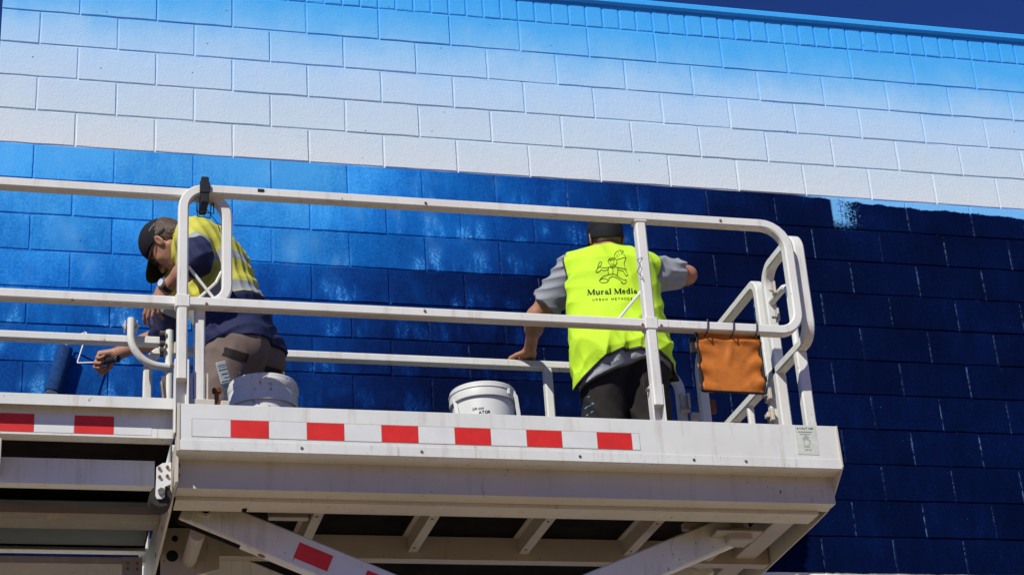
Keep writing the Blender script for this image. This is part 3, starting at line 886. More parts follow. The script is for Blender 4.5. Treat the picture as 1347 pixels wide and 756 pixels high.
xa, xb = 0.88, 3.12
ztop, step_z = 4.14, 0.925
for lv in range(3):
    zt = ztop - lv * step_z; zb = zt - step_z
    for (ya, yb) in ((-1.60, -1.54), (-1.10, -1.04)):
        A1, MM, L = arm("scissor_arm", xa, zt, xb, zb, ya, yb)
        if lv == 0 and ya < -1.5:
            # doubler plate and tape on the visible upper end
            m = MB(); 
            vs = [(-0.02, ya - 0.006, -0.055), (0.27, ya - 0.006, -0.057), (0.315, ya - 0.006, -0.035), (0.325, ya - 0.006, 0.02), (0.29, ya - 0.006, 0.057), (-0.02, ya - 0.006, 0.056)]
            n = len(vs); vs2 = [(a, ya - 0.0005, c_) for a, b_, c_ in vs]
            m.add([MM @ Vector(q) for q in vs + vs2], [tuple(range(n)), tuple(range(n, 2 * n))[::-1]] + [(i, (i + 1) % n, n + (i + 1) % n, n + i) for i in range(n)])
            dp = m.build("doubler_plate", M_white, A1)
            m = MB(); m.box((-0.061, ya + 0.010, -0.0675), (0.20, yb - 0.010, -0.0645), M=MM); m.build("channel_slot", M_dark, A1)
            m = MB(); m.cyl(MM @ Vector((0.29, (ya + yb) / 2, -0.066)), MM @ Vector((0.29, (ya + yb) / 2, -0.0635)), 0.016, n=14); m.build("drain_hole", M_rust, A1)
            m = MB(); m.cyl(MM @ Vector((0.02, ya - 0.012, 0.012)), MM @ Vector((0.02, ya + 0.001, 0.012)), 0.034, n=20); m.build("pin_boss", M_white, A1, 40)
            m = MB(); m.cyl(MM @ Vector((0.02, ya - 0.0135, 0.012)), MM @ Vector((0.02, ya - 0.011, 0.012)), 0.022, n=16); m.build("pin_hole", M_print, A1)
            for i in range(6):
                xx = 0.405 + i * 0.1433
                m = MB(); m.box((xx + 0.001, ya - 0.0016, -0.034), (xx + 0.1423, ya - 0.0004, 0.034), M=MM)
                m.build("white_tape_patch" if i % 2 else "red_tape_patch", M_tapew if i % 2 else M_red, A1)
        B1, MM, L = arm("scissor_arm", xa, zb, xb, zt, ya + 0.075, yb + 0.075)
        if lv == 0 and ya < -1.5:
            y_ = ya + 0.075
            m = MB()
            vs = [(L + 0.0, y_ - 0.006, -0.056), (L - 0.27, y_ - 0.006, -0.057), (L - 0.325, y_ - 0.006, -0.02), (L - 0.31, y_ - 0.006, 0.03), (L - 0.28, y_ - 0.006, 0.056), (L + 0.0, y_ - 0.006, 0.056)]
            n = len(vs); vs2 = [(a, y_ - 0.0005, c_) for a, b_, c_ in vs]
            m.add([MM @ Vector(q) for q in vs + vs2], [tuple(range(n)), tuple(range(n, 2 * n))[::-1]] + [(i, (i + 1) % n, n + (i + 1) % n, n + i) for i in range(n)])
            m.build("doubler_plate", M_white, B1)
    for (x_, z_) in ((xa + 0.0, zt - 0.075 if lv == 0 else zt), (xb, zt)):
        m = MB(); m.cyl((x_, -1.54 if lv == 0 else -1.62, z_), (x_, -0.95, z_), 0.030, n=16); m.build("cross_tube", M_belly, lift, 40)
for xq in (xa, xb):
    m = MB(); m.cyl((xq, -1.62, ztop - 3 * step_z), (xq, -0.95, ztop - 3 * step_z), 0.03, n=16); m.build("cross_tube", M_belly, lift, 40)
#, (xa, -0.95, ztop - 3 * step_z), 0.03, n=16); m.cyl((xb, -1.62, ztop - 3 * step_z), (xb, -0.95, ztop - 3 * step_z), 0.03, n=16); m.build("cross_tube", M_belly, lift, 40)
# slide block and inner side plates near the top pins
m = MB(); m.box((3.06, -1.60, 4.06), (3.16, -1.50, 4.117), 0.006); m.box((3.0, -1.615, 4.09), (3.2, -1.47, 4.101), 0.003); m.build("slide_block", M_belly, lift)
m = MB(); m.prism([(XL + 0.006, 4.2), (XL + 0.006, 3.94), (XL + 0.05, 3.94), (XL + 0.13, 4.0), (XL + 0.24, 4.03), (XL + 0.24, 4.2)], 1, -1.205, -1.195); ppl = m.build("pin_plate", M_belly, lift)
for x_, z_, r_ in ((0.812, 4.082, 0.024), (0.822, 4.155, 0.013), (0.86, 4.06, 0.007)):
    m = MB(); m.cyl((x_, -1.2075, z_), (x_, -1.2045, z_), r_, n=16); m.build("pin_hole", M_print, ppl)
for z_ in (4.206, 4.165):
    m = MB(); m.cyl((XL + 0.004, -1.905, z_), (XL + 0.016, -1.905, z_), 0.007, n=8); m.build("bolt_head", M_steel, lep)
# chassis with wheels, standing on the ground
m = MB(); m.box((0.55, -1.85, 0.55), (3.45, -0.55, 1.05), 0.03); m.box((0.8, -1.75, 1.05), (3.2, -0.65, 1.28), 0.02); m.build("chassis", M_white, lift)
for x_ in (0.85, 3.15):
    for y_ in (-1.98, -0.62):
        m = MB(); m.cyl((x_, y_, 0.40), (x_, y_ + 0.24, 0.40), 0.40, n=32); wl = m.build("wheel", M_rubber, lift, 40)
        m = MB(); m.cyl((x_, y_ - 0.012, 0.40), (x_, y_ + 0.252, 0.40), 0.20, n=24); m.build("rim", M_white, wl, 40)

# ------------------------------------------------------------------ signed-distance modelling for people and cloth
def V3(q): return np.array(q, dtype=np.float64)


def unit(q):
    q = V3(q); return q / np.linalg.norm(q)


class Field:
    def __init__(s, lo, hi, h):
        s.lo = V3(lo); s.h = h
        s.n = tuple(int(math.ceil((b - a) / h)) + 1 for a, b in zip(lo, hi))
        s.f = np.full(s.n, 0.25, dtype=np.float32)

    def blank(s):
        g = Field.__new__(Field); g.lo, g.h, g.n = s.lo, s.h, s.n
        g.f = np.full(s.n, 0.25, dtype=np.float32); return g

    def grid(s, lo, hi):
        a = [max(0, int(math.floor((l - o) / s.h))) for l, o in zip(lo, s.lo)]
        b = [min(n, int(math.ceil((l - o) / s.h)) + 1) for l, o, n in zip(hi, s.lo, s.n)]
        if any(x >= y for x, y in zip(a, b)): return None, None
        sl = tuple(slice(x, y) for x, y in zip(a, b))
        ax = [(s.lo[i] + s.h * np.arange(a[i], b[i])).astype(np.float32) for i in range(3)]
        return sl, np.meshgrid(*ax, indexing='ij', sparse=True)

    def merge(s, sl, d, k, sub=False):
        f = s.f[sl]
        if sub:
            d = -d
            if k > 0:
                hh = np.clip(0.5 - 0.5 * (d - f) / k, 0, 1); hh = 1 - hh
                s.f[sl] = np.maximum(f, d) + k * hh * (1 - hh)
            else: s.f[sl] = np.maximum(f, d)
            return
        if k > 0:
            hh = np.clip(0.5 + 0.5 * (f - d) / k, 0, 1)
            s.f[sl] = f * (1 - hh) + d * hh - k * hh * (1 - hh)
        else: s.f[sl] = np.minimum(f, d)

    def cone(s, a, b, ra, rb, k=0.02, sub=False, planes=()):
        a, b = V3(a), V3(b)
        r = max(ra, rb) + k + 3 * s.h
        sl, G = s.grid(np.minimum(a, b) - r, np.maximum(a, b) + r)
        if sl is None: return s
        ab = b - a; L2 = max(1e-9, float(ab @ ab))
        t = ((G[0] - a[0]) * ab[0] + (G[1] - a[1]) * ab[1] + (G[2] - a[2]) * ab[2]) / L2
        t = np.clip(t, 0, 1)
        d = np.sqrt((G[0] - a[0] - t * ab[0]) ** 2 + (G[1] - a[1] - t * ab[1]) ** 2 + (G[2] - a[2] - t * ab[2]) ** 2) - (ra + (rb - ra) * t)
        for c, n in planes:
            d = np.maximum(d, (G[0] - c[0]) * n[0] + (G[1] - c[1]) * n[1] + (G[2] - c[2]) * n[2])
        s.merge(sl, d, k, sub); return s

    def ell(s, c, r, ax=None, k=0.02, sub=False):
        c = V3(c); r = V3(r)
        ax = np.eye(3) if ax is None else np.array([unit(q) for q in ax])
        R = max(r) + k + 3 * s.h
        sl, G = s.grid(c - R, c + R)
        if sl is None: return s
        P = [G[i] - c[i] for i in range(3)]
        q = [sum(P[i] * ax[j][i] for i in range(3)) for j in range(3)]
        k0 = np.sqrt(sum((q[j] / r[j]) ** 2 for j in range(3)))
        k1 = np.sqrt(sum((q[j] / r[j] ** 2) ** 2 for j in range(3))) + 1e-9
        s.merge(sl, k0 * (k0 - 1) / k1, k, sub); return s

    def box(s, c, half, ax, rnd=0.004, k=0.0, sub=False):
        c = V3(c); ax = np.array([unit(q) for q in ax])
        R = float(np.linalg.norm(half)) + k + 3 * s.h
        sl, G = s.grid(c - R, c + R)
        if sl is None: return s
        P = [G[i] - c[i] for i in range(3)]
        q = [np.abs(sum(P[i] * ax[j][i] for i in range(3))) - (half[j] - rnd) for j in range(3)]
        d = np.sqrt(sum(np.maximum(v, 0) ** 2 for v in q)) + np.minimum(np.maximum(np.maximum(q[0], q[1]), q[2]), 0) - rnd
        s.merge(sl, d, k, sub); return s

    def all(s): return s.grid(s.lo, s.lo + s.h * (np.array(s.n) - 1))[1]


def surface(F, name, mats, attrs=None, smooth=True):
    f, h, o = F.f, F.h, F.lo
    ins = f < 0
    c = ins[:-1, :-1, :-1].astype(np.int8)
    cnt = np.zeros(tuple(n - 1 for n in f.shape), np.int8)
    corners = [(i, j, k) for i in (0, 1) for j in (0, 1) for k in (0, 1)]
    for i, j, k in corners:
        cnt += ins[i:f.shape[0] - 1 + i, j:f.shape[1] - 1 + j, k:f.shape[2] - 1 + k]
    act = np.argwhere((cnt > 0) & (cnt < 8))
    idm = np.full(cnt.shape, -1, np.int32)
    idm[tuple(act.T)] = np.arange(len(act))
    vals = np.stack([f[act[:, 0] + i, act[:, 1] + j, act[:, 2] + k] for i, j, k in corners], 1)
    acc = np.zeros((len(act), 3)); w = np.zeros(len(act))
    for a in range(8):
        for b in range(a + 1, 8):
            ca, cb = np.array(corners[a]), np.array(corners[b])
            if np.abs(ca - cb).sum() != 1: continue
            va, vb = vals[:, a], vals[:, b]
            mk = (va < 0) != (vb < 0)
            den = np.where(mk, va - vb, 1.0)
            t = np.where(mk, va / den, 0)
            acc += np.where(mk[:, None], ca + t[:, None] * (cb - ca), 0)
            w += mk
    pts = o + h * (act + acc / w[:, None])
    quads = []
    for ax in range(3):
        sl0 = [slice(None)] * 3; sl1 = [slice(None)] * 3
        sl0[ax] = slice(0, -1); sl1[ax] = slice(1, None)
        e = ins[tuple(sl0)] != ins[tuple(sl1)]
        idx = np.argwhere(e)
        b, d = (ax + 1) % 3, (ax + 2) % 3
        ok = (idx[:, b] > 0) & (idx[:, d] > 0) & (idx[:, b] < f.shape[b] - 1) & (idx[:, d] < f.shape[d] - 1)
        idx = idx[ok]
        flip = ins[tuple(idx.T)]
        q = []
        for (u, v) in ((-1, -1), (0, -1), (0, 0), (-1, 0)):
            z = idx.copy(); z[:, b] += u; z[:, d] += v
            q.append(idm[tuple(z.T)])
        q = np.stack(q, 1)
        q[~flip] = q[~flip][:, ::-1]
        quads.append(q)
    Q = np.concatenate(quads)
    Q = Q[(Q >= 0).all(1)]
    me = bpy.data.meshes.new(name)
    me.vertices.add(len(pts)); me.vertices.foreach_set('co', pts.astype(np.float32).ravel())
    me.loops.add(Q.size); me.loops.foreach_set('vertex_index', Q.astype(np.int32).ravel())
    me.polygons.add(len(Q)); me.polygons.foreach_set('loop_start', np.arange(0, Q.size, 4, dtype=np.int32))
    me.polygons.foreach_set('loop_total', np.full(len(Q), 4, np.int32))
    me.polygons.foreach_set('use_smooth', np.full(len(Q), smooth))
    for m_ in (mats if isinstance(mats, (list, tuple)) else [mats]): me.materials.append(m_)
    for nm, fn in (attrs or {}).items():
        at = me.attributes.new(nm, 'FLOAT', 'POINT')
        at.data.foreach_set('value', np.asarray(fn(pts), np.float32))
    me.update(); me.validate()
    return me


def fold(G, dirs, ph=0.0):
    """sum of warped sines: soft cloth folds"""
    out = 0
    for i, (d, fr, a, wp) in enumerate(dirs):
        d = unit(d); e = unit(np.cross(d, [0.3, 0.5, 0.8]))
        u = G[0] * d[0] + G[1] * d[1] + G[2] * d[2]
        v = G[0] * e[0] + G[1] * e[1] + G[2] * e[2]
        x = np.sin(u * fr * 6.283 + wp * np.sin(v * fr * 2.7 + i * 1.7 + ph) + ph + i * 2.1)
        env = 0.55 + 0.45 * np.sin(v * fr * 3.3 + u * fr * 1.1 + ph * 1.3 + i)
        out = out + a * (1 - np.abs(x)) * env
    return out


def frame(fwd, up):
    f = unit(fwd); u = V3(up); u = unit(u - f * (u @ f)); l = np.cross(u, f)
    return f, u, l


def hand(F, wrist, d, n, mirror, curls, r=1.0, thumb=None, spread=0.07):
    """palm, four fingers and a thumb; d: wrist to knuckles, n: palm side, mirror: +1 thumb at +s"""
    d = unit(d); n = V3(n); n = unit(n - d * (n @ d)); s = np.cross(d, n) * mirror
    w = V3(wrist)
    kn = []
    for i in range(4):                       # index .. little
        off = (1.5 - i) * 0.0205 * r
        K = w + d * (0.088 - 0.006 * abs(i - 1) - (0.006 if i == 3 else 0)) * r + s * off
        kn.append(K)
        F.cone(w + s * off * 0.55 + d * 0.012, K, 0.0135 * r, 0.0115 * r, 0.012)
    F.cone(w - d * 0.01, w + d * 0.03 * r, 0.026 * r, 0.024 * r, 0.015)
    F.ell(w + d * 0.035 * r + s * 0.022 * r + n * 0.010 * r, (0.030 * r, 0.018 * r, 0.014 * r), (d, s, n), 0.012)
    F.ell(w + d * 0.04 * r - s * 0.024 * r + n * 0.008 * r, (0.034 * r, 0.014 * r, 0.013 * r), (d, s, n), 0.012)
    lens = [(.043, .026, .021), (.047, .029, .022), (.043, .027, .021), (.034, .021, .019)]
    for i in range(4):
        p = kn[i]; ang = 0
        base = unit(d + s * (1.5 - i) * spread)
        c = curls[i]
        for j in range(3):
            ang += math.radians(c[j])
            dd = base * math.cos(ang) + n * math.sin(ang)
            q = p + dd * lens[i][j] * r
            F.cone(p, q, (0.0098 - 0.0008 * j) * r * (0.9 if i == 3 else 1), (0.0092 - 0.0009 * j) * r * (0.9 if i == 3 else 1), 0.0022 if j else 0.005)
            p = q
    a, b, c = thumb or ((.55, .75, .35), (.85, .35, .45), (.95, .1, .35))
    p = w + d * 0.022 * r + s * 0.024 * r + n * 0.006
    for j, (v, L) in enumerate(((a, .040), (b, .032), (c, .026))):
        q = p + unit(d * v[0] + s * v[1] + n * v[2]) * L * r
        F.cone(p, q, (0.0135 - 0.0015 * j) * r, (0.0118 - 0.0015 * j) * r, 0.006 if j == 0 else 0.003)
        p = q
    return kn


def head(F, c, f, u, l, k=0.012):
    c = V3(c)
    at = lambda a, b, d: c + f * a + u * b + l * d
    F.ell(at(-0.012, 0.028, 0), (0.096, 0.088, 0.076), (f, u, l), k)             # cranium
    F.ell(at(0.030, -0.035, 0), (0.062, 0.078, 0.060), (f, u, l), 0.03)           # face
    F.cone(at(0.062, -0.088, 0.012), at(0.062, -0.088, -0.012), 0.021, 0.021, 0.02)  # chin
    for sgn in (-1, 1):
        F.cone(at(0.058, -0.085, sgn * 0.012), at(-0.010, -0.050, sgn * 0.054), 0.017, 0.017, 0.02)   # jaw
        F.ell(at(0.060, -0.022, sgn * 0.038), (0.022, 0.020, 0.022), (f, u, l), 0.018)                # cheek
        F.cone(at(0.086, 0.018, sgn * 0.012), at(0.076, 0.018, sgn * 0.045), 0.009, 0.008, 0.012)     # brow
        F.ell(at(0.094, -0.002, sgn * 0.030), (0.012, 0.010, 0.014), (f, u, l), 0.010, sub=True)      # eye socket
        F.ell(at(0.079, -0.002, sgn * 0.030), (0.012, 0.0115, 0.0125), (f, u, l), 0.002)              # eyeball with lid
        # ear
        ef = unit(f * 0.25 + l * sgn); ea = unit(np.cross(u, ef))
        F.ell(at(-0.012, -0.008, sgn * 0.079), (0.0075, 0.033, 0.019), (ef, unit(u - f * 0.2), unit(np.cross(ef, unit(u - f * 0.2)))), 0.006)
        F.ell(at(-0.010, -0.006, sgn * 0.086), (0.005, 0.018, 0.009), (ef, unit(u - f * 0.2), unit(np.cross(ef, unit(u - f * 0.2)))), 0.003, sub=True)
    F.cone(at(0.088, 0.006, 0), at(0.113, -0.032, 0), 0.008, 0.012, 0.010)         # nose
    for sgn in (-1, 1): F.ell(at(0.100, -0.036, sgn * 0.011), (0.010, 0.007, 0.008), (f, u, l), 0.006)
    F.ell(at(0.089, -0.058, 0), (0.008, 0.0055, 0.022), (f, u, l), 0.006)          # lips
    F.ell(at(0.088, -0.070, 0), (0.008, 0.006, 0.019), (f, u, l), 0.006)
    F.ell(at(0.098, -0.064, 0), (0.006, 0.0012, 0.022), (f, u, l), 0.003, sub=True)
    return at


def skin_mat(name, base, red, seed):
    t = NT(name)
    P = t.pos()
    c = t.ramp(t.noise(P, 14 + seed, 5, 0.6), [(0.3, tuple(v * 0.86 for v in base)), (0.55, base), (0.75, red)])
    c = t.mix(t.math('MULTIPLY', t.step(t.noise(P, 260, 2), 0.55, 0.75), 0.16), c, tuple(v * 0.55 for v in base))
    t.bump(t.noise(P, 190, 4), 0.18, 0.002)
    t.b.inputs['Subsurface Weight'].default_value = 0.08
    t.b.inputs['Subsurface Radius'].default_value = (0.01, 0.004, 0.002)
    t.b.inputs['Subsurface Scale'].default_value = 0.3
    return t.fin(c, 0.48, 0.35)


def cloth_mat(name, col, rough=0.85, weave=900, var=0.10, sheen=0.0):
    t = NT(name)
    P = t.pos()
    n = t.noise(P, 12, 5, 0.6)
    c = t.ramp(n, [(0.3, tuple(v * (1 - var) for v in col)), (0.7, tuple(min(1, v * (1 + var)) for v in col))])
    h = t.math('ADD', t.math('MULTIPLY', t.noise(P, weave, 2), 0.3), t.noise(P, 55, 4, 0.6))
    t.bump(h, 0.25, 0.003)
    return t, c


M_skin1 = skin_mat("tanned_skin", (0.42, 0.215, 0.135), (0.46, 0.19, 0.115), 0)
M_skin2 = skin_mat("sunburnt_skin", (0.43, 0.20, 0.11), (0.45, 0.165, 0.085), 3)
t, c = cloth_mat("black_cap_cloth", (0.016, 0.016, 0.019)); M_cap = t.fin(c, 0.8, 0.2)
t, c = cloth_mat("grey_marl", (0.30, 0.31, 0.335), var=0.06)
P = t.pos()
c = t.mix(t.math('MULTIPLY', t.step(t.noise(P, 420, 2), 0.45, 0.65), 0.35), c, (0.44, 0.45, 0.47)); M_tee = t.fin(c, 0.9, 0.15)
t, c = cloth_mat("black_trouser_cloth", (0.028, 0.023, 0.022), var=0.25); M_trs2 = t.fin(c, 0.85, 0.2)
t, c = cloth_mat("taupe_trouser_cloth", (0.185, 0.135, 0.115), var=0.10); M_trs1 = t.fin(c, 0.85, 0.2)
M_boot = simple("boot_leather", (0.10, 0.065, 0.04), 0.6, 0.35, var=0.3)
M_hair1 = simple("brown_hair", (0.085, 0.052, 0.033), 0.55, 0.4, var=0.5, scale=160, bump=0.5, bscale=260, bdist=0.004)
M_hair2 = simple("cropped_grey_hair", (0.15, 0.098, 0.062), 0.7, 0.3, var=0.3, scale=220, bump=0.4, bscale=500, bdist=0.002)
M_eye = simple("eye", (0.55, 0.52, 0.48), 0.2, 0.5, var=0.05)


def body_prims(J):
    """joint dictionary -> list of tagged primitives"""
    f, u, l = J['tf'], J['tu'], J['tl']
    pl, ws, ch, nk, hd = (V3(J[k]) for k in ('pelvis', 'waist', 'chest', 'neck', 'head'))
    pf, pu, plat = J['pf'], J['pu'], J['pl']
    L = []
    L.append(('e', pl, (0.122, 0.115, 0.168), (pf, pu, plat), 0.05, 'torso'))
    for s_, hk in ((1, 'hipL'), (-1, 'hipR')):
        L.append(('e', V3(J[hk]) - pf * 0.055 + pu * 0.0, (0.095, 0.11, 0.088), (pf, pu, plat), 0.04, 'torso'))
    L.append(('e', ws, (0.122, 0.155, 0.158), (f, u, l), 0.06, 'torso'))
    L.append(('e', ch, (0.125, 0.175, 0.165), (f, u, l), 0.06, 'torso'))
    for s_, a in ((1, 'shL'), (-1, 'shR')):
        S = V3(J[a])
        L.append(('c', nk - u * 0.045, S + u * 0.0, 0.062, 0.056, 0.05, 'torso'))
        L.append(('e', ch + u * 0.07 + l * s_ * 0.075 - f * 0.05, (0.07, 0.11, 0.085), (f, u, l), 0.05, 'torso'))
    L.append(('c', nk - u * 0.05, hd - (u * 0.2 + J['hu'] * 0.8) * 0.035 - J['hf'] * 0.012, 0.062, 0.056, 0.025, 'neck'))
    for s_, (a, b, c) in ((1, ('shL', 'elL', 'wrL')), (-1, ('shR', 'elR', 'wrR'))):
        S, E_, W_ = V3(J[a]), V3(J[b]), V3(J[c])
        L.append(('c', S, E_, 0.056, 0.042, 0.03, 'upper'))
        L.append(('c', S + (E_ - S) * 0.3, S + (E_ - S) * 0.65, 0.052, 0.050, 0.03, 'upper'))
        L.append(('c', E_, W_, 0.041, 0.028, 0.02, 'fore'))
        L.append(('c', E_ + (W_ - E_) * 0.12, E_ + (W_ - E_) * 0.42, 0.046, 0.043, 0.03, 'fore'))
        L.append(('c', W_ - unit(W_ - E_) * 0.03, W_ + unit(W_ - E_) * 0.01, 0.028, 0.027, 0.01, 'fore'))
    for (a, b, c) in (('hipL', 'knL', 'anL'), ('hipR', 'knR', 'anR')):
        H_, K_, A_ = V3(J[a]), V3(J[b]), V3(J[c])
        L.append(('c', H_, K_, 0.086, 0.058, 0.04, 'leg'))
        L.append(('c', K_, A_, 0.056, 0.040, 0.03, 'leg'))
        L.append(('c', K_ + (A_ - K_) * 0.15 - pf * 0.015, K_ + (A_ - K_) * 0.5 - pf * 0.02, 0.05, 0.048, 0.04, 'leg'))
        L.append(('c', A_, A_ + pf * 0.10 + V3((0, 0, -0.03)), 0.036, 0.028, 0.02, 'leg'))
    return L


def apply(F, prims, tags, e=0.0, kk=0.0):
    for p in prims:
        if p[-1] not in tags: continue
        if p[0] == 'c': F.cone(p[1], p[2], p[3] + e, p[4] + e, p[5] + kk)
        else: F.ell(p[1], tuple(v + e for v in p[2]), p[3], p[4] + kk)
    return F


def cap(hat_at, f, u, l, c, name, parent, drop=0.0, brim_len=0.075, tilt=0.20):
    """baseball cap: crown shell, brim, button"""
    F = Field(V3(c) - 0.2, V3(c) + 0.2, 0.0035)
    F.ell(hat_at(-0.010, 0.034, 0), (0.102, 0.093, 0.084), (f, u, l), 0.0)
    F.ell(hat_at(-0.004, 0.058, 0), (0.090, 0.080, 0.074), (f, u, l), 0.03)
    F.ell(hat_at(-0.013, 0.000, 0), (0.1025, 0.11, 0.0845), (f, u, l), 0.0)
    G = F.all()
    # keep what is above the band line (higher at the brow, lower at the nape)
    nb = unit(u * 1.0 - f * tilt); cb = hat_at(0, 0.022 - drop, 0)
    pl_ = -((G[0] - cb[0]) * nb[0] + (G[1] - cb[1]) * nb[1] + (G[2] - cb[2]) * nb[2])
    F.f = np.maximum(F.f, pl_.astype(np.float32))
    # panel seams
    x = (G[0] - c[0]) * f[0] + (G[1] - c[1]) * f[1] + (G[2] - c[2]) * f[2]
    y = (G[0] - c[0]) * l[0] + (G[1] - c[1]) * l[1] + (G[2] - c[2]) * l[2]
    an = np.arctan2(y, x + 0.01)
    F.f = F.f + (0.0011 * np.exp(-(np.sin(an * 3) * 0.085 / 0.004) ** 2)).astype(np.float32)
    F.f = F.f + (0.0007 * fold(G, [(u, 22, 1, 1.2), (l, 14, 1, 0.8)])).astype(np.float32)
    F.cone(hat_at(-0.004, 0.137, 0), hat_at(-0.004, 0.141, 0), 0.007, 0.005, 0.002)
    crown = obj(name, surface(F, name, M_cap), parent)
    F = Field(V3(c) - 0.22, V3(c) + 0.22, 0.0035)
    bc = hat_at(0.075, 0.030 - drop * 0.5, 0)
    bu = unit(u * 1.0 + f * 0.20); bf = unit(f - bu * (f @ bu))
    F.ell(bc + bf * 0.022, (0.078 + brim_len * 0.25, 0.05, 0.088), (bf, bu, l), 0.0)
    G = F.all()
    yy = (G[0] - bc[0]) * l[0] + (G[1] - bc[1]) * l[1] + (G[2] - bc[2]) * l[2]
    hh = (G[0] - bc[0]) * bu[0] + (G[1] - bc[1]) * bu[1] + (G[2] - bc[2]) * bu[2] + 3.2 * yy ** 2 - 0.004
    F.f = np.maximum(F.f, (np.abs(hh) - 0.0035).astype(np.float32))
    C = Field(F.lo, F.lo + F.h * (np.array(F.n) - 1), F.h); C.n = F.n; C.f = np.full(F.n, 0.25, np.float32)
    C.ell(hat_at(-0.012, 0.028, 0), (0.097, 0.10, 0.078), (f, u, l), 0.0)
    F.f = np.maximum(F.f, -C.f)
    obj("brim", surface(F, "brim", M_cap), crown)
    return crown


def boots(J, parent, mat):
    for a in ('anL', 'anR'):
        A_ = V3(J[a]); f = J['pf']; f = unit((f[0], f[1], 0)); s_ = np.cross((0, 0, 1), f)
        F = Field(A_ - 0.3, A_ + 0.3, 0.006)
        z0 = DECK
        h_ = V3((A_[0], A_[1], z0))
        F.ell(h_ + f * 0.07 + V3((0, 0, 0.035)), (0.155, 0.054, 0.055), (f, s_, (0, 0, 1)), 0.02)
        F.ell(h_ - f * 0.035 + V3((0, 0, 0.05)), (0.06, 0.045, 0.06), (f, s_, (0, 0, 1)), 0.02)
        F.cone(A_ - V3((0, 0, 0.02)), A_ + V3((0, 0, 0.09)), 0.052, 0.056, 0.03)
        F.box(h_ + f * 0.055 + V3((0, 0, 0.014)), (0.15, 0.052, 0.013), (f, s_, (0, 0, 1)), 0.010, 0.004)
        G = F.all(); F.f = np.maximum(F.f, (z0 + 0.001 - G[2]) + 0 * F.f)
        obj("boot", surface(F, "boot", mat), parent)


# ------------------------------------------------------------------ person 2: hi-vis vest, back to the camera
J2 = dict(pelvis=(2.845, -1.085, 5.135), waist=(2.845, -1.06, 5.28), chest=(2.86, -1.0, 5.47), neck=(2.875, -0.925, 5.69), head=(2.898, -0.855, 5.828),
          shL=(2.690, -0.935, 5.605), elL=(2.535, -0.80, 5.425), wrL=(2.578, -0.525, 5.398), shR=(3.045, -0.95, 5.62), elR=(3.298, -0.86, 5.655), wrR=(3.19, -0.62, 5.715),
          hipL=(2.755, -1.075, 5.11), hipR=(2.94, -1.075, 5.11), knL=(2.74, -1.03, 4.73), knR=(2.965, -1.03, 4.73), anL=(2.73, -1.10, 4.37), anR=(2.98, -1.10, 4.37))
J2['tf'], J2['tu'], J2['tl'] = frame((0.08, 1.0, -0.2), (0.02, 0.2, 1.0))
J2['pf'], J2['pu'], J2['pl'] = frame((0.03, 1.0, 0), (0, 0, 1))
J2['hf'], J2['hu'], J2['hl'] = frame((0.10, 1.0, -0.06), (-0.02, 0.1, 1.0))
p2 = empty("person", (2.85, -1.08, DECK))
tag(p2, "person in a fluorescent yellow vest and black cap, back turned, one hand on the rail", "person")
B2 = body_prims(J2)
F = Field((2.42, -1.32, 4.27), (3.42, -0.40, 6.02), 0.0045)
apply(F, B2, ('torso', 'neck', 'upper', 'fore', 'leg'))
at2 = head(F, J2['head'], J2['hf'], J2['hu'], J2['hl'])
hand(F, V3(J2['wrL']) + V3((0.002, 0.030, -0.006)), (0.08, 0.98, -0.14), (0.0, -0.14, -1), 1, [(16, 80, 58), (18, 80, 58), (20, 80, 58), (24, 78, 56)], thumb=((.5, .8, .05), (.55, .8, .15), (.5, .6, .6)), spread=0.10)
hand(F, V3(J2['wrR']), (-0.35, 0.85, 0.30), (-0.9, -0.3, -0.2), 1, [(70, 85, 55), (72, 85, 55), (74, 85, 55), (76, 85, 50)], thumb=((.6, .4, .7), (.6, -.3, .9), (.3, -.6, .9)))
body2 = obj("body", surface(F, "body", M_skin2), p2)
# cropped hair under the cap
F = Field(V3(J2['head']) - 0.16, V3(J2['head']) + 0.16, 0.0035)
F.ell(at2(-0.013, 0.026, 0), (0.0985, 0.091, 0.0785), (J2['hf'], J2['hu'], J2['hl']), 0)
F.ell(at2(-0.055, -0.025, 0), (0.048, 0.055, 0.060), (J2['hf'], J2['hu'], J2['hl']), 0.02)
G = F.all(); c0 = at2(0, -0.058, 0); hu, hf = J2['hu'], J2['hf']
F.f = np.maximum(F.f, (-((G[0] - c0[0]) * hu[0] + (G[1] - c0[1]) * hu[1] + (G[2] - c0[2]) * hu[2])).astype(np.float32))
c0 = at2(0.03, 0, 0); F.f = np.maximum(F.f, ((G[0] - c0[0]) * hf[0] + (G[1] - c0[1]) * hf[1] + (G[2] - c0[2]) * hf[2] - 0.35 * np.maximum(0, (G[2] - c0[2]))).astype(np.float32))
obj("hair", surface(F, "hair", M_hair2), p2)
cap(at2, J2['hf'], J2['hu'], J2['hl'], V3(J2['head']), "cap", p2, drop=0.020, tilt=0.50)
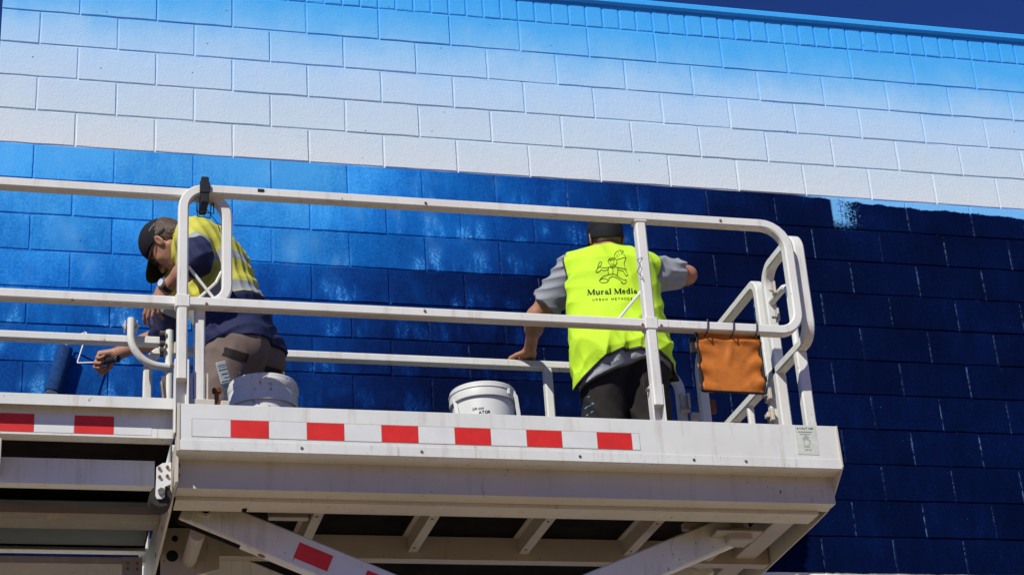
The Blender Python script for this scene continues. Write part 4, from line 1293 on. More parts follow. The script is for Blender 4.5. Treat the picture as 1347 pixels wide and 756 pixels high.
# T-shirt
Ft = Field((2.42, -1.36, 4.86), (3.36, -0.66, 5.80), 0.0048)
apply(Ft, B2, ('torso',), 0.016, 0.01)
apply(Ft, [q for q in B2 if q[-1] == 'torso'][:3], ('torso',), 0.028, 0.01)
for a in ('hipL', 'hipR'): Ft.cone(V3(J2[a]) + V3((0, -0.02, 0.06)), V3(J2[a]) + V3((0, -0.02, -0.22)), 0.124, 0.124, 0.03)
lat = lambda G: (G[0] - 2.85)
for s_, a, b in ((1, 'shL', 'elL'), (-1, 'shR', 'elR')):
    S, E_ = V3(J2[a]), V3(J2[b]); d = unit(E_ - S); L_ = np.linalg.norm(E_ - S)
    cut = S + d * (L_ * (0.73 if s_ > 0 else 0.75))
    Ft.cone(S - d * 0.03, S + d * L_ * 1.0, 0.068, 0.070 if s_ > 0 else 0.072, 0.035, planes=[(cut, d)])
    if s_ < 0: Ft.cone(S + d * 0.05 + V3((0, 0, -0.03)), S + d * 0.17 + V3((0, 0, -0.022)), 0.060, 0.050, 0.03, planes=[(cut, d)])
    else: Ft.cone(S + d * 0.05 + V3((0.01, -0.01, -0.02)), S + d * 0.19 + V3((0.012, 0, -0.012)), 0.062, 0.056, 0.03, planes=[(cut, d)])
G = Ft.all()
arm = np.clip((np.abs(lat(G) - 0.01) - 0.17) / 0.05, 0, 1)
Ft.f = Ft.f - ((0.015 * arm + 0.003) * fold(G, [((0.5, -0.2, 0.95), 9.0, 0.75, 1.8), ((-0.55, -0.3, 0.8), 6.0, 0.55, 1.2)], 0.6)).astype(np.float32)
hem = 4.935 + 0.40 * np.clip(lat(G) + 0.22, 0, 0.26) - 0.16 * np.clip(lat(G) - 0.10, 0, 1)
Ft.f = np.maximum(Ft.f, (hem - G[2]).astype(np.float32))
c0 = V3(J2['neck']) + V3((0, 0.03, 0.018)); Cn = Ft.blank(); Cn.ell(c0 + V3((0, 0.02, 0.05)), (0.075, 0.075, 0.06), None, 0)
Ft.f = np.maximum(Ft.f, -Cn.f)
# trousers
Fp = Field((2.58, -1.34, 4.27), (3.14, -0.86, 5.30), 0.006)
apply(Fp, B2, ('leg',), 0.020, 0.0)
apply(Fp, [q for q in B2 if q[-1] == 'torso'][:3], ('torso',), 0.014)
for a, b in (('hipL', 'knL'), ('hipR', 'knR')): Fp.cone(V3(J2[a]) + V3((0, -0.02, 0)), V3(J2[b]) + V3((0, -0.01, 0)), 0.108, 0.092, 0.03)
for a, b in (('knL', 'anL'), ('knR', 'anR')): Fp.cone(V3(J2[a]), V3(J2[b]), 0.090, 0.078, 0.03)
G = Fp.all()
Fp.f = Fp.f - (0.011 * fold(G, [((0.9, 0.1, 0.35), 7, 0.6, 1.6), ((-0.5, 0.2, 0.9), 5.0, 0.5, 1.5)], 1.1)).astype(np.float32)
ht = 4.935 + 0.40 * np.clip(G[0] - 2.85 + 0.22, 0, 0.26) - 0.16 * np.clip(G[0] - 2.95, 0, 1)
Fp.f = np.maximum(Fp.f, (G[2] - ht - 0.022).astype(np.float32))
Fp.f = np.maximum(Fp.f, (4.335 - G[2]) + 0 * Fp.f)
trs = obj("trousers", surface(Fp, "trousers", M_trs2), p2)
bvh_t = BVHTree.FromPolygons([v.co.copy() for v in trs.data.vertices], [tuple(q.vertices) for q in trs.data.polygons])


def on_surface(bvh, o, d, off):
    """first hit of a ray, lifted off the surface along the ray"""
    h_ = bvh.ray_cast(Vector(o), Vector(d))
    if h_[0] is None: return None
    return h_[0] - Vector(d) * off


# back pocket outline, paint spots
m = MB()
dn = Vector((0, 1, 0))
pk = lambda u, v: on_surface(bvh_t, (2.90 + u, -1.6, 4.87 + v), dn, 0.0022)
for q in ([(.0, .145), (.005, .02), (.055, 0), (.105, .02), (.112, .14)], [(.0, .145), (.112, .14)], [(.0, .13), (.112, .125)]):
    ink(m, [(q, 0.004)], pk, 0.01)
pk2 = lambda u, v: on_surface(bvh_t, (2.655 + u, -1.6, 4.85 + v), dn, 0.0022)
m.build("pocket_seam", simple("seam_thread", (0.05, 0.042, 0.04), 0.8, 0.2), trs)
m = MB()
for i in range(9):
    u, v = rng.uniform(-0.016, 0.014), rng.uniform(-0.05, 0.04)
    r_ = rng.uniform(0.002, 0.0065)
    ink(m, [([(u - r_, v), (u + r_, v + rng.uniform(-.003, .003))], r_ * 1.6)], pk2, 0.002)
m.build("paint_spots", simple("dried_blue_paint", (0.13, 0.29, 0.46), 0.6, 0.3, var=0.4), trs)
# vest
Fv = Field((2.42, -1.36, 4.86), (3.36, -0.66, 5.80), 0.0048)
f_, u_, l_ = J2['tf'], J2['tu'], J2['tl']
apply(Fv, B2, ('torso',), 0.028, 0.01)
for s_, a in ((1, 'shL'), (-1, 'shR')):
    S = V3(J2[a]); Fv.cone(V3(J2['neck']) - u_ * 0.06, S + V3((0, 0, 0.005)), 0.080, 0.074, 0.04)
G = Fv.all()
# loose body of the vest: an elliptic tube that leans with the back
zc = np.clip((G[2] - 4.95) / 0.62, 0, 1)
cx = 2.845 + 0.012 * zc; cy = -1.09 + 0.105 * zc
rx = 0.232 - 0.004 * zc; ry = 0.150 - 0.012 * zc
q0 = np.sqrt(((G[0] - cx) / rx) ** 2 + ((G[1] - cy) / ry) ** 2)
dv = (q0 - 1) * ry * (1 + 0.3 * np.abs(G[0] - cx) / rx)
dv = np.maximum(dv, G[2] - 5.57 + 0.6 * np.maximum(0, np.abs(G[0] - cx) - 0.10))
k_ = 0.045; hh = np.clip(0.5 + 0.5 * (Fv.f - dv) / k_, 0, 1)
Fv.f = (Fv.f * (1 - hh) + dv * hh - k_ * hh * (1 - hh)).astype(np.float32)
low_ = np.clip((5.45 - G[2]) / 0.4, 0, 1)
Fv.f = Fv.f - (0.018 * (0.45 + low_) * fold(G, [((1, 0.0, 0.10), 6.4, 0.6, 1.6), ((0.6, 0, 0.8), 5.2, 0.55, 1.8), ((-0.6, 0, 0.8), 5.4, 0.5, 1.5)], 2.0)).astype(np.float32)
# cuts: hem (arched at the back), neck hole, arm holes, open inside
xx = G[0] - 2.845
hemv = 5.066 - 0.082 * (np.abs(xx - 0.03) / 0.22) ** 2.4 * np.where(G[1] < -1.0, 1.0, 0.6)
cut = (hemv - G[2]).astype(np.float32) + 0 * Fv.f
Cn = Fv.blank(); Cn.cone(V3(J2['neck']) + V3((0, 0.035, 0.01)), V3(J2['neck']) + V3((0, 0.06, 0.2)), 0.083, 0.085, 0)
Cn.cone(V3(J2['neck']) + V3((0, 0.1, -0.16)), V3(J2['neck']) + V3((0, 0.08, 0.1)), 0.035, 0.085, 0.02)
for s_, a, b in ((1, 'shL', 'elL'), (-1, 'shR', 'elR')):
    S, E_ = V3(J2[a]), V3(J2[b]); d = V3((-s_, 0.0, -0.08)); 
    Cn.cone(S + V3((-s_ * 0.052, 0.01, 0.02)) , S + V3((-s_ * 0.052, -0.01, -0.13)), 0.03, 0.045, 0.0)
    Cn.cone(S + V3((-s_ * 0.10, 0.0, 0.05)) , S + V3((-s_ * 0.105, -0.01, -0.16)), 0.07, 0.075, 0.02)
cut = np.maximum(cut, -Cn.f)
inner = Fv.blank(); inner.f = Fv.f + 0.011
under = (G[2] > hemv - 0.03) & (np.abs(xx) < 0.24) & ((G[2] < 5.40) | (np.abs(xx) < 0.13)) & (G[2] < 5.62)
Ft.f = np.where(under, np.maximum(Ft.f, Fv.f + 0.0135), Ft.f).astype(np.float32)
tee = obj("t_shirt", surface(Ft, "t_shirt", M_tee), p2)
# hollow near the bottom so that the shirt can be seen below the arch
hol = np.maximum(-inner.f, -(hemv + 0.10 - G[2]).astype(np.float32) * 0 - 1)
Fv.f = np.maximum(Fv.f, cut)
Fv.f = np.maximum(Fv.f, np.where(G[2] < hemv + 0.09, -inner.f, Fv.f))


def sampler(F, arr):
    def fn(pts):
        i = np.clip(np.round((pts - F.lo) / F.h).astype(int), 0, np.array(F.n) - 1)
        # trilinear
        g = np.clip((pts - F.lo) / F.h, 0, np.array(F.n) - 1.001); b = g.astype(int); w = g - b
        out = 0
        for a in (0, 1):
            for c_ in (0, 1):
                for d_ in (0, 1):
                    out = out + arr[b[:, 0] + a, b[:, 1] + c_, b[:, 2] + d_] * (w[:, 0] if a else 1 - w[:, 0]) * (w[:, 1] if c_ else 1 - w[:, 1]) * (w[:, 2] if d_ else 1 - w[:, 2])
        return out
    return fn


t, c = cloth_mat("fluorescent_vest", (0.57, 0.86, 0.035), var=0.05)
ed = t.n('Attribute'); ed.attribute_name = "edge"
P = t.pos()
stain = t.math('MULTIPLY', t.step(t.noise(P, 7, 4), 0.60, 0.75), 0.18)
c = t.mix(stain, c, (0.40, 0.72, 0.08))
c = t.mix(t.step(ed.outputs['Fac'], -0.0120, -0.0105), c, (0.06, 0.065, 0.06))
t.lk(c, t.b.inputs['Emission Color']); t.b.inputs['Emission Strength'].default_value = 0.0
M_vest = t.fin(c, 0.75, 0.25)
vest = obj("vest", surface(Fv, "vest", M_vest, {"edge": sampler(Fv, cut)}), p2)
bvh_v = BVHTree.FromPolygons([v.co.copy() for v in vest.data.vertices], [tuple(q.vertices) for q in vest.data.polygons])
vd = Vector((0.17, 0.90, 0.39)).normalized()      # printed square on to the stooping back
vr = Vector((0.985, -0.17, 0.0)).normalized()
vu = Vector((0.0, -0.40, 0.917)).normalized()


def back3d(ox, oz, s):
    def fn(u, v):
        base = Vector((2.832, -1.14, 5.45)) + vr * (ox + u * s) + vu * (oz + v * s)
        return on_surface(bvh_v, base - vd * 0.4, vd, 0.0022)
    return fn


m = MB()
ss, wd = strokes_serif("Mural Media")
sc = 0.232 / wd
ink(m, [(q, w_ * 1.22) for q, w_ in ss], back3d(-0.140, -0.054, sc), 0.06)
m.build("vest_lettering", M_print, vest)
m = MB()
ss, wd = strokes_caps("URBAN METHODS", 0.42, 0.13)
ink(m, ss, back3d(-0.118, -0.083, 0.185 / wd), 0.1)
m.build("vest_lettering", M_print, vest)
# line drawing above the lettering: a striding painter carrying brushes and a big curl of paint
m = MB()
Lg = [
    [(20, 62), (30, 72), (52, 70), (60, 62), (44, 52), (30, 54), (20, 62)], [(22, 58), (36, 44), (60, 36), (84, 34), (96, 42), (112, 54), (126, 62)], [(60, 62), (62, 52), (78, 44), (96, 52), (112, 64), (120, 74)],
    [(126, 62), (136, 60), (134, 74), (122, 80), (112, 70)], [(60, 36), (58, 18), (62, 4), (74, 0)], [(96, 42), (102, 22), (100, 6), (92, -2)], [(78, 34), (80, 18), (78, 2)],
    [(62, 4), (46, 6), (32, 4), (22, 0)], [(60, 14), (44, 18), (28, 14)], [(22, 0), (14, 8), (8, 16), (12, 24), (22, 22), (28, 14)], [(14, 8), (18, -8), (26, -22), (34, -20), (30, -6), (22, 0)], [(4, 18), (8, 26), (18, 24)],
    [(74, 0), (66, -12), (60, -22), (66, -34), (80, -38), (94, -34), (100, -24), (98, -12), (88, -2), (74, 0)], [(70, -22), (74, -24)], [(84, -22), (88, -24)], [(74, -10), (82, -8), (88, -12)], [(64, -30), (72, -28), (80, -32), (90, -28)], [(66, 2), (78, 8), (92, 2)],
    [(100, 6), (114, 8), (126, 10), (134, 16), (142, 30), (146, 40), (138, 44), (130, 32), (124, 20), (112, 18), (102, 16)], [(130, 12), (138, 8), (140, 18)], [(134, 44), (146, 40)],
    [(92, -34), (90, -48), (98, -62), (112, -72), (124, -74), (132, -68)], [(132, -68), (128, -58), (136, -48), (140, -36), (134, -24), (130, -12), (134, 4)], [(100, -30), (116, -34), (130, -38), (140, -36)], [(98, -56), (104, -48), (100, -40)], [(108, -64), (114, -54), (110, -46)], [(120, -70), (124, -60), (120, -50)], [(128, -66), (136, -70)],
]
ls = 0.162 / 150.0
ink(m, [([(a * ls, -b_ * ls) for a, b_ in q], 0.0024) for q in Lg], back3d(-0.106, 0.078, 1.0), 0.006)
m.build("vest_emblem", M_print, vest)
boots(J2, p2, M_boot)
# paint smear on the left forearm
bvh_b = BVHTree.FromPolygons([v.co.copy() for v in body2.data.vertices], [tuple(q.vertices) for q in body2.data.polygons])
m = MB()
fa = V3(J2['elL']) * 0.42 + V3(J2['wrL']) * 0.58
sm = lambda u, v: on_surface(bvh_b, (fa[0] + u, fa[1] - 0.35, fa[2] - 0.16 + v), Vector((0, 0.9, 0.42)).normalized(), 0.0015)
ink(m, [([(0, .0), (.012, -.004)], .012), ([(-.006, .02), (.0, .008)], .004)], sm, 0.003)
m.build("paint_smear", simple("sky_blue_paint", (0.10, 0.40, 0.75), 0.5, 0.3), body2)

# ------------------------------------------------------------------ person 1: stooping, navy and yellow work shirt
J1 = dict(pelvis=(1.120, -0.985, 5.105), waist=(1.085, -0.97, 5.28), chest=(1.01, -0.935, 5.475), neck=(0.905, -0.875, 5.685), head=(0.800, -0.82, 5.682),
          shL=(0.905, -1.06, 5.605), elL=(0.895, -1.28, 5.375), wrL=(0.770, -1.125, 5.312), shR=(0.90, -0.70, 5.585), elR=(0.825, -0.40, 5.415), wrR=(0.628, -0.255, 5.385),
          hipL=(1.075, -1.065, 5.065), hipR=(1.165, -0.925, 5.065), knL=(0.96, -1.02, 4.70), knR=(1.07, -0.80, 4.70), anL=(1.07, -1.10, 4.37), anR=(1.20, -0.90, 4.37))
J1['tf'], J1['tu'], J1['tl'] = frame((-0.82, 0.45, -0.42), (-0.40, 0.17, 0.90))
J1['pf'], J1['pu'], J1['pl'] = frame((-0.80, 0.58, 0), (-0.15, 0.05, 1))
J1['hf'], J1['hu'], J1['hl'] = frame((-0.30, 0.50, -0.81), (-0.70, 0.35, 0.62))
p1 = empty("person", (1.17, -1.0, DECK))
tag(p1, "person in a navy and yellow reflective shirt, stooping and reaching out with a roller", "person")
B1p = body_prims(J1)
F = Field((0.45, -1.45, 4.27), (1.45, -0.10, 5.92), 0.0045)
apply(F, B1p, ('torso', 'neck', 'upper', 'fore', 'leg'))
at1 = head(F, J1['head'], J1['hf'], J1['hu'], J1['hl'])
HW = V3(J1['wrR']) + V3((-0.008, 0.004, -0.002))
hd1 = unit((-0.86, 0.47, -0.10)); 
hand(F, HW, hd1, (-0.15, -0.45, -0.9), -1, [(62, 84, 52), (66, 84, 52), (70, 84, 52), (74, 82, 50)], thumb=((.75, .6, .5), (.9, .25, .5), (.95, .0, .3)), spread=0.03)
hand(F, V3(J1['wrL']) + V3((-0.004, 0.002, -0.006)), (-0.50, 0.16, -0.85), (0.62, 0.72, -0.25), -1, [(18, 24, 16), (24, 28, 18), (28, 32, 20), (34, 36, 20)], thumb=((.7, .7, .3), (.85, .3, .4), (.9, .1, .4)))
body1 = obj("body", surface(F, "body", M_skin1), p1)
bvh_b1 = BVHTree.FromPolygons([v.co.copy() for v in body1.data.vertices], [tuple(q.vertices) for q in body1.data.polygons])
# paint spots on the hanging hand
m = MB()
kc = V3(J1['wrL']) + unit((-0.50, 0.16, -0.85)) * 0.085
cd = Vector((0.0, 0.9, 0.42)).normalized()
for i in range(14):
    u, v = rng.uniform(-0.03, 0.03), rng.uniform(-0.04, 0.04); r_ = rng.uniform(0.0025, 0.006)
    q = lambda a, b_: on_surface(bvh_b1, Vector(kc) - cd * 0.3 + Vector((a, 0, b_)), cd, 0.0012)
    ink(m, [([(u - r_, v - r_ * .6), (u + r_, v + r_ * .5)], r_ * 1.3)], q, 0.003)
m.build("paint_spots", simple("dried_pale_paint", (0.50, 0.54, 0.60), 0.6, 0.3, var=0.2), body1)
# hair
hf, hu, hl = J1['hf'], J1['hu'], J1['hl']
F = Field(V3(J1['head']) - 0.17, V3(J1['head']) + 0.17, 0.0035)
F.ell(at1(-0.018, 0.022, 0), (0.104, 0.094, 0.083), (hf, hu, hl), 0)
F.ell(at1(-0.070, -0.030, 0), (0.045, 0.055, 0.062), (hf, hu, hl), 0.02)
G = F.all()
F.f = F.f - (0.004 * fold(G, [(hl, 30, .6, 1.5), (hu, 24, .6, 2.0), (hf, 26, .5, 1.5)])).astype(np.float32)
c0 = at1(0, -0.070, 0); F.f = np.maximum(F.f, (-((G[0] - c0[0]) * hu[0] + (G[1] - c0[1]) * hu[1] + (G[2] - c0[2]) * hu[2])).astype(np.float32))
c0 = at1(0.012, 0, 0); F.f = np.maximum(F.f, ((G[0] - c0[0]) * hf[0] + (G[1] - c0[1]) * hf[1] + (G[2] - c0[2]) * hf[2]).astype(np.float32))
E_ = F.blank()
for s_ in (-1, 1): E_.ell(at1(-0.008, -0.012, s_ * 0.088), (0.026, 0.040, 0.035), (hf, hu, hl), 0)
F.f = np.maximum(F.f, -E_.f)
obj("hair", surface(F, "hair", M_hair1), p1)
cp = cap(at1, hf, hu, hl, V3(J1['head']), "cap", p1, drop=0.010, brim_len=0.06, tilt=0.42)
bvh_c = BVHTree.FromPolygons([v.co.copy() for v in cp.data.vertices], [tuple(q.vertices) for q in cp.data.polygons])
m = MB()
cen = at1(-0.055, 0.055, 0.0)
lf = lambda u, v: on_surface(bvh_c, Vector(cen) + Vector(hl) * 0.3 - Vector(hf) * u + Vector(hu) * v, -Vector(hl), 0.0015)
ink(m, [([(-.02, 0), (-.014, .006), (-.01, -.002), (-.004, .006), (.0, -.002), (.006, .005), (.01, -.002), (.016, .004), (.022, .0)], .0022)], lf, 0.004)
m.build("cap_stitching", simple("pale_thread", (0.25, 0.33, 0.42), 0.7, 0.2), cp)
# dark glasses
m = MB()
for s_ in (-1, 1):
    c0 = Vector(at1(0.097, -0.003, s_ * 0.031))
    n = 14
    vs = [c0 + Vector(hl) * math.cos(2 * math.pi * i / n) * 0.027 + Vector(hu) * math.sin(2 * math.pi * i / n) * 0.019 for i in range(n)]
    vs2 = [v - Vector(hf) * 0.003 for v in vs]
    m.add(vs + vs2, [tuple(range(n)), tuple(range(n, 2 * n))[::-1]] + [(i, (i + 1) % n, n + (i + 1) % n, n + i) for i in range(n)])
    m.tube([at1(0.094, 0.004, s_ * 0.056), at1(0.085, 0.006, s_ * 0.078), at1(-0.004, 0.010, s_ * 0.084)], 0.003, 0.006, hu, c=0.001)
m.tube([at1(0.099, 0.002, 0.008), at1(0.099, 0.002, -0.008)], 0.004, 0.004, hu, c=0.001)
m.build("dark_glasses", simple("dark_lens", (0.012, 0.014, 0.016), 0.12, 0.6, var=0.1), p1)
# shirt
Fs = Field((0.60, -1.48, 4.98), (1.48, -0.24, 5.86), 0.0052)
apply(Fs, B1p, ('torso',), 0.024, 0.015)
tf, tu, tl = J1['tf'], J1['tu'], J1['tl']
# loose cloth hanging from chest to hips
Fs.cone(V3(J1['chest']) + tf * 0.01 - tu * 0.02, V3(J1['pelvis']) + tf * 0.02 + tu * 0.03, 0.134, 0.132, 0.06)
Fs.cone(V3(J1['chest']) + tl * 0.055, V3(J1['pelvis']) + tl * 0.05 + tu * 0.04, 0.122, 0.132, 0.05)
Fs.cone(V3(J1['chest']) - tl * 0.055, V3(J1['pelvis']) - tl * 0.06 + tu * 0.04, 0.122, 0.122, 0.05)
S, E_ = V3(J1['shL']), V3(J1['elL']); W_ = V3(J1['wrL']); d = unit(E_ - S); d2 = unit(W_ - E_)
cut = E_ + d2 * 0.035
Fs.cone(S - d * 0.03, E_, 0.070, 0.060, 0.04)
Fs.cone(E_ - d * 0.01, E_ + d2 * 0.1, 0.062, 0.060, 0.03, planes=[(cut, d2)])
S, E_ = V3(J1['shR']), V3(J1['elR']); W_ = V3(J1['wrR']); d = unit(E_ - S); d3 = unit(W_ - E_)
Fs.cone(S - d * 0.03, E_, 0.078, 0.060, 0.04)
Fs.cone(E_, E_ + d3 * 0.1, 0.058, 0.054, 0.02, planes=[(E_ + d3 * 0.015, d3)])
G = Fs.all()
Fs.f = Fs.f - (0.016 * fold(G, [((0.35, -0.15, 0.9), 5.2, 0.6, 1.9), ((-0.7, 0.3, 0.75), 7.6, 0.5, 1.6), ((0.9, 0.4, 0.3), 9.5, 0.4, 1.4)], 0.4)).astype(np.float32)
pu, pc = J1['pu'], V3(J1['pelvis'])
hem1 = -((G[0] - pc[0]) * pu[0] + (G[1] - pc[1]) * pu[1] + (G[2] - pc[2]) * pu[2]) - 0.020
Fs.f = np.maximum(Fs.f, hem1.astype(np.float32))
Cn = Fs.blank(); nk = V3(J1['neck']); Cn.cone(nk + tu * 0.02 + tf * 0.02, V3(J1['head']) + tu * 0.05, 0.070, 0.09, 0)
Fs.f = np.maximum(Fs.f, -Cn.f)
# collar
Col = Fs.blank(); Col.cone(nk - tu * 0.03 + tf * 0.0, nk + unit(tu + tf * 0.6) * 0.045 + tf * 0.01, 0.083, 0.078, 0.0, planes=[(nk + unit(tu + tf * 0.6) * 0.05, unit(tu + tf * 0.6))])
Col2 = Fs.blank(); Col2.cone(nk - tu * 0.06 + tf * 0.02, nk + unit(tu + tf * 0.6) * 0.20 + tf * 0.01, 0.074, 0.070, 0.0)
Col.f = np.maximum(Col.f, -Col2.f)
Fs.f = np.minimum(Fs.f, Col.f)


def seg_t(pts, a, b):
    a, b = V3(a), V3(b); ab = b - a; L_ = np.linalg.norm(ab)
    t_ = (pts - a) @ (ab / L_)
    r_ = np.linalg.norm(pts - a - np.clip(t_, 0, L_)[:, None] * (ab / L_), axis=1)
    return t_, r_


def attr_spine(pts):
    t_, _ = seg_t(pts, J1['pelvis'], J1['neck']); return t_


def attr_sleeve(pts):
    out = np.full(len(pts), -1.0)
    for a, b, c_ in (('shL', 'elL', 'wrL'), ('shR', 'elR', 'wrR')):
        t_, r_ = seg_t(pts, J1[a], J1[b])
        t2, r2 = seg_t(pts, J1[b], J1[c_])
        Lx = np.linalg.norm(V3(J1[b]) - V3(J1[a]))
        isn = (r_ < 0.100) & (t_ > 0.03)
        out = np.where(isn, np.maximum(out, np.minimum(t_, Lx)), out)
        out = np.where((r2 < 0.09) & (t2 > 0), np.maximum(out, Lx), out)
    return out


t, c = cloth_mat("work_shirt", (0.60, 0.565, 0.08), var=0.07)
sp = t.n('Attribute'); sp.attribute_name = "spine"; sl_ = t.n('Attribute'); sl_.attribute_name = "sleeve"
S_ = sp.outputs['Fac']; L_ = sl_.outputs['Fac']
navy = (0.020, 0.024, 0.075); silver = (0.36, 0.37, 0.38)
def band(lo, hi, x, w=0.0015): return t.math('MULTIPLY', t.step(x, lo - w, lo + w), t.math('SUBTRACT', 1.0, t.step(x, hi - w, hi + w)))
tor = t.mix(band(0.345, 0.392, S_), c, silver)
tor = t.mix(band(0.178, 0.232, S_), tor, silver)
tor = t.mix(t.math('SUBTRACT', 1.0, t.step(S_, 0.172, 0.175)), tor, navy)
slv = t.mix(band(0.138, 0.182, L_), c, silver)
slv = t.mix(t.step(L_, 0.183, 0.186), slv, navy)
col = t.mix(t.step(L_, 0.004, 0.006), tor, slv)
M_shirt = t.fin(col, 0.75, 0.25)
shirt = obj("shirt", surface(Fs, "shirt", M_shirt, {"spine": attr_spine, "sleeve": attr_sleeve}), p1)
# trousers with dark pocket panels
Fp = Field((0.82, -1.28, 4.27), (1.52, -0.62, 5.32), 0.006)
apply(Fp, B1p, ('leg',), 0.022, 0.0)
apply(Fp, [q for q in B1p if q[-1] == 'torso'][:3], ('torso',), 0.012)
for a, b in (('hipL', 'knL'), ('hipR', 'knR')): Fp.cone(V3(J1[a]) - J1['pf'] * 0.025, V3(J1[b]) - J1['pf'] * 0.01, 0.102, 0.086, 0.03)
for a, b in (('knL', 'anL'), ('knR', 'anR')): Fp.cone(V3(J1[a]), V3(J1[b]), 0.084, 0.072, 0.03)
G = Fp.all()
Fp.f = Fp.f - (0.011 * fold(G, [((0.6, 0.1, 0.75), 6.0, 0.65, 1.7), ((-0.5, 0.3, 0.8), 5.0, 0.5, 1.5)], 2.3)).astype(np.float32)
Fp.f = np.maximum(Fp.f, ((G[0] - pc[0]) * pu[0] + (G[1] - pc[1]) * pu[1] + (G[2] - pc[2]) * pu[2] - 0.09).astype(np.float32))
Fp.f = np.maximum(Fp.f, (4.335 - G[2]) + 0 * Fp.f)
trs1 = obj("trousers", surface(Fp, "trousers", M_trs1), p1)
bvh_t1 = BVHTree.FromPolygons([v.co.copy() for v in trs1.data.vertices], [tuple(q.vertices) for q in trs1.data.polygons])
m = MB()
for (ax_, az_, bx_, bz_, w_) in ((1.02, 5.002, 1.125, 4.972, 0.042), (1.215, 4.925, 1.29, 4.905, 0.030)):
    q = lambda a, b_: on_surface(bvh_t1, (a, -1.7, b_ - 0.24), Vector((0, 0.9, 0.42)).normalized(), 0.0022)
    m = MB(); ink(m, [([(ax_, az_), (bx_, bz_)], w_)], q, 0.012)
    m.build("pocket_panel", M_trs2, trs1)
boots(J1, p1, M_boot)
# wrist watch
w0 = V3(J1['wrL']); e0 = V3(J1['elL']); ad = unit(w0 - e0); wc = w0 - ad * 0.022
outw = unit(V3((-0.55, -0.75, 0.15)) - ad * (V3((-0.55, -0.75, 0.15)) @ ad)); sd_ = np.cross(ad, outw)
m = MB()
m.tube([wc + (outw * math.cos(a) + sd_ * math.sin(a)) * 0.0315 for a in [2 * math.pi * i / 28 for i in range(28)]], 0.004, 0.022, ad, c=0.001, closed=True)
wt = m.build("watch", M_black, p1)
m = MB()
m.cyl(wc + outw * 0.030, wc + outw * 0.042, 0.021, n=28); m.build("watch_case", simple("steel_case", (0.6, 0.58, 0.55), 0.25, 0.5, 0.9, var=0.05), wt, 40)
m = MB(); m.cyl(wc + outw * 0.0418, wc + outw * 0.0428, 0.0165, n=24)
wf = m.build("watch_face", simple("watch_dial", (0.62, 0.64, 0.66), 0.25, 0.5, var=0.03), wt)

# ------------------------------------------------------------------ paint roller held by the stooping person
rol = empty("paint_roller", (0.40, -0.06, 5.40))
tag(rol, "paint roller with blue nap, white wire frame and black grip, held against the wall", "paint roller")
hx = HW + hd1 * 0.062 + unit((-0.15, -0.45, -0.9)) * 0.030      # the grip lies in the curled fingers
gdir = unit(V3((0.452, -0.125, 5.372)) - hx)
g_end = hx - gdir * 0.085
m = MB()
m.cyl(hx + gdir * 0.045, g_end, 0.0125, 0.0155, 16); m.cyl(g_end, g_end - gdir * 0.012, 0.0165, 0.0145, 16)
m.build("grip", M_black, rol, 40)
m = MB(); m.cyl(g_end - gdir * 0.004, g_end - gdir * 0.009, 0.0172, 0.0172, 16); m.build("grip_ring", M_steel, rol, 40)
rc0, rc1 = V3((0.338, -0.042, 5.262)), V3((0.392, -0.042, 5.500))
ra = unit(rc1 - rc0)
corner = V3((0.447, -0.118, 5.388))
topc = corner + ra * 0.170 + V3((0.004, 0.0, 0.0))
m = MB()
m.tube(fillet([hx + gdir * 0.04, corner, topc, rc1 + ra * 0.045, rc1 - ra * 0.02], [0.008, 0.012, 0.012], 5), 0.0075, 0.0075, (0.3, -0.9, 0.1), n_round=10)
m.build("wire_frame", simple("white_wire", (0.75, 0.73, 0.68), 0.35, 0.5, var=0.06), rol, 50)
t = NT("blue_nap"); P = t.pos()
c = t.ramp(t.noise(P, 60, 4, 0.7), [(0.3, (0.003, 0.030, 0.125)), (0.7, (0.008, 0.085, 0.30))]); t.bump(t.noise(P, 420, 3), 0.9, 0.006)
M_nap = t.fin(c, 0.75, 0.3)
m = MB(); m.cyl(rc0, rc0 + ra * 0.006, 0.033, 0.038, 32); m.cyl(rc0 + ra * 0.006, rc1 - ra * 0.006, 0.038, 0.038, 32, caps=False); m.cyl(rc1 - ra * 0.006, rc1, 0.038, 0.033, 32); m.build("nap_sleeve", M_nap, rol, 50)
m = MB(); m.cyl(rc0 - ra * 0.003, rc0 + ra * 0.002, 0.029, 0.030, 24); m.build("end_cap", simple("pale_cap", (0.55, 0.62, 0.62), 0.5, 0.4, var=0.3, scale=60), rol, 40)

# ------------------------------------------------------------------ buckets
M_pail = white_paint("pail_plastic", (0.80, 0.785, 0.72), 0.35)
M_pail2 = simple("clean_pail_plastic", (0.74, 0.735, 0.69), 0.38, 0.45, var=0.05, scale=8)


def bucket(name, c, r, h, rim, label, mat, skew=0.0):
    c = Vector(c)
    e = empty(name, c); tag(e, label, "paint bucket", "open paint buckets on the platform floor")
    m = MB()
    m.lathe(c, [(0.001, 0.004), (r * 0.88, 0.004), (r * 0.90, 0.0), (r * 0.90, 0.004), (r * 0.97, h - rim), (r * 0.97, h - 0.004), (r * 0.95, h - 0.004), (r * 0.87, 0.012), (0.001, 0.012)], 56)
    tub = m.build("tub", mat, e, 40)
    m = MB()
    m.lathe(c, [(r * 0.975, h - rim), (r * 1.055, h - rim), (r * 1.06, h - rim + 0.004), (r * 1.045, h - rim * 0.45), (r * 1.07, h - rim * 0.40), (r * 1.075, h - 0.022), (r * 1.03, h - 0.018), (r * 1.035, h - 0.004), (r * 1.01, h), (r * 0.965, h), (r * 0.95, h - 0.006)], 56)
    m.build("rim", mat, e, 30)
    return e, c


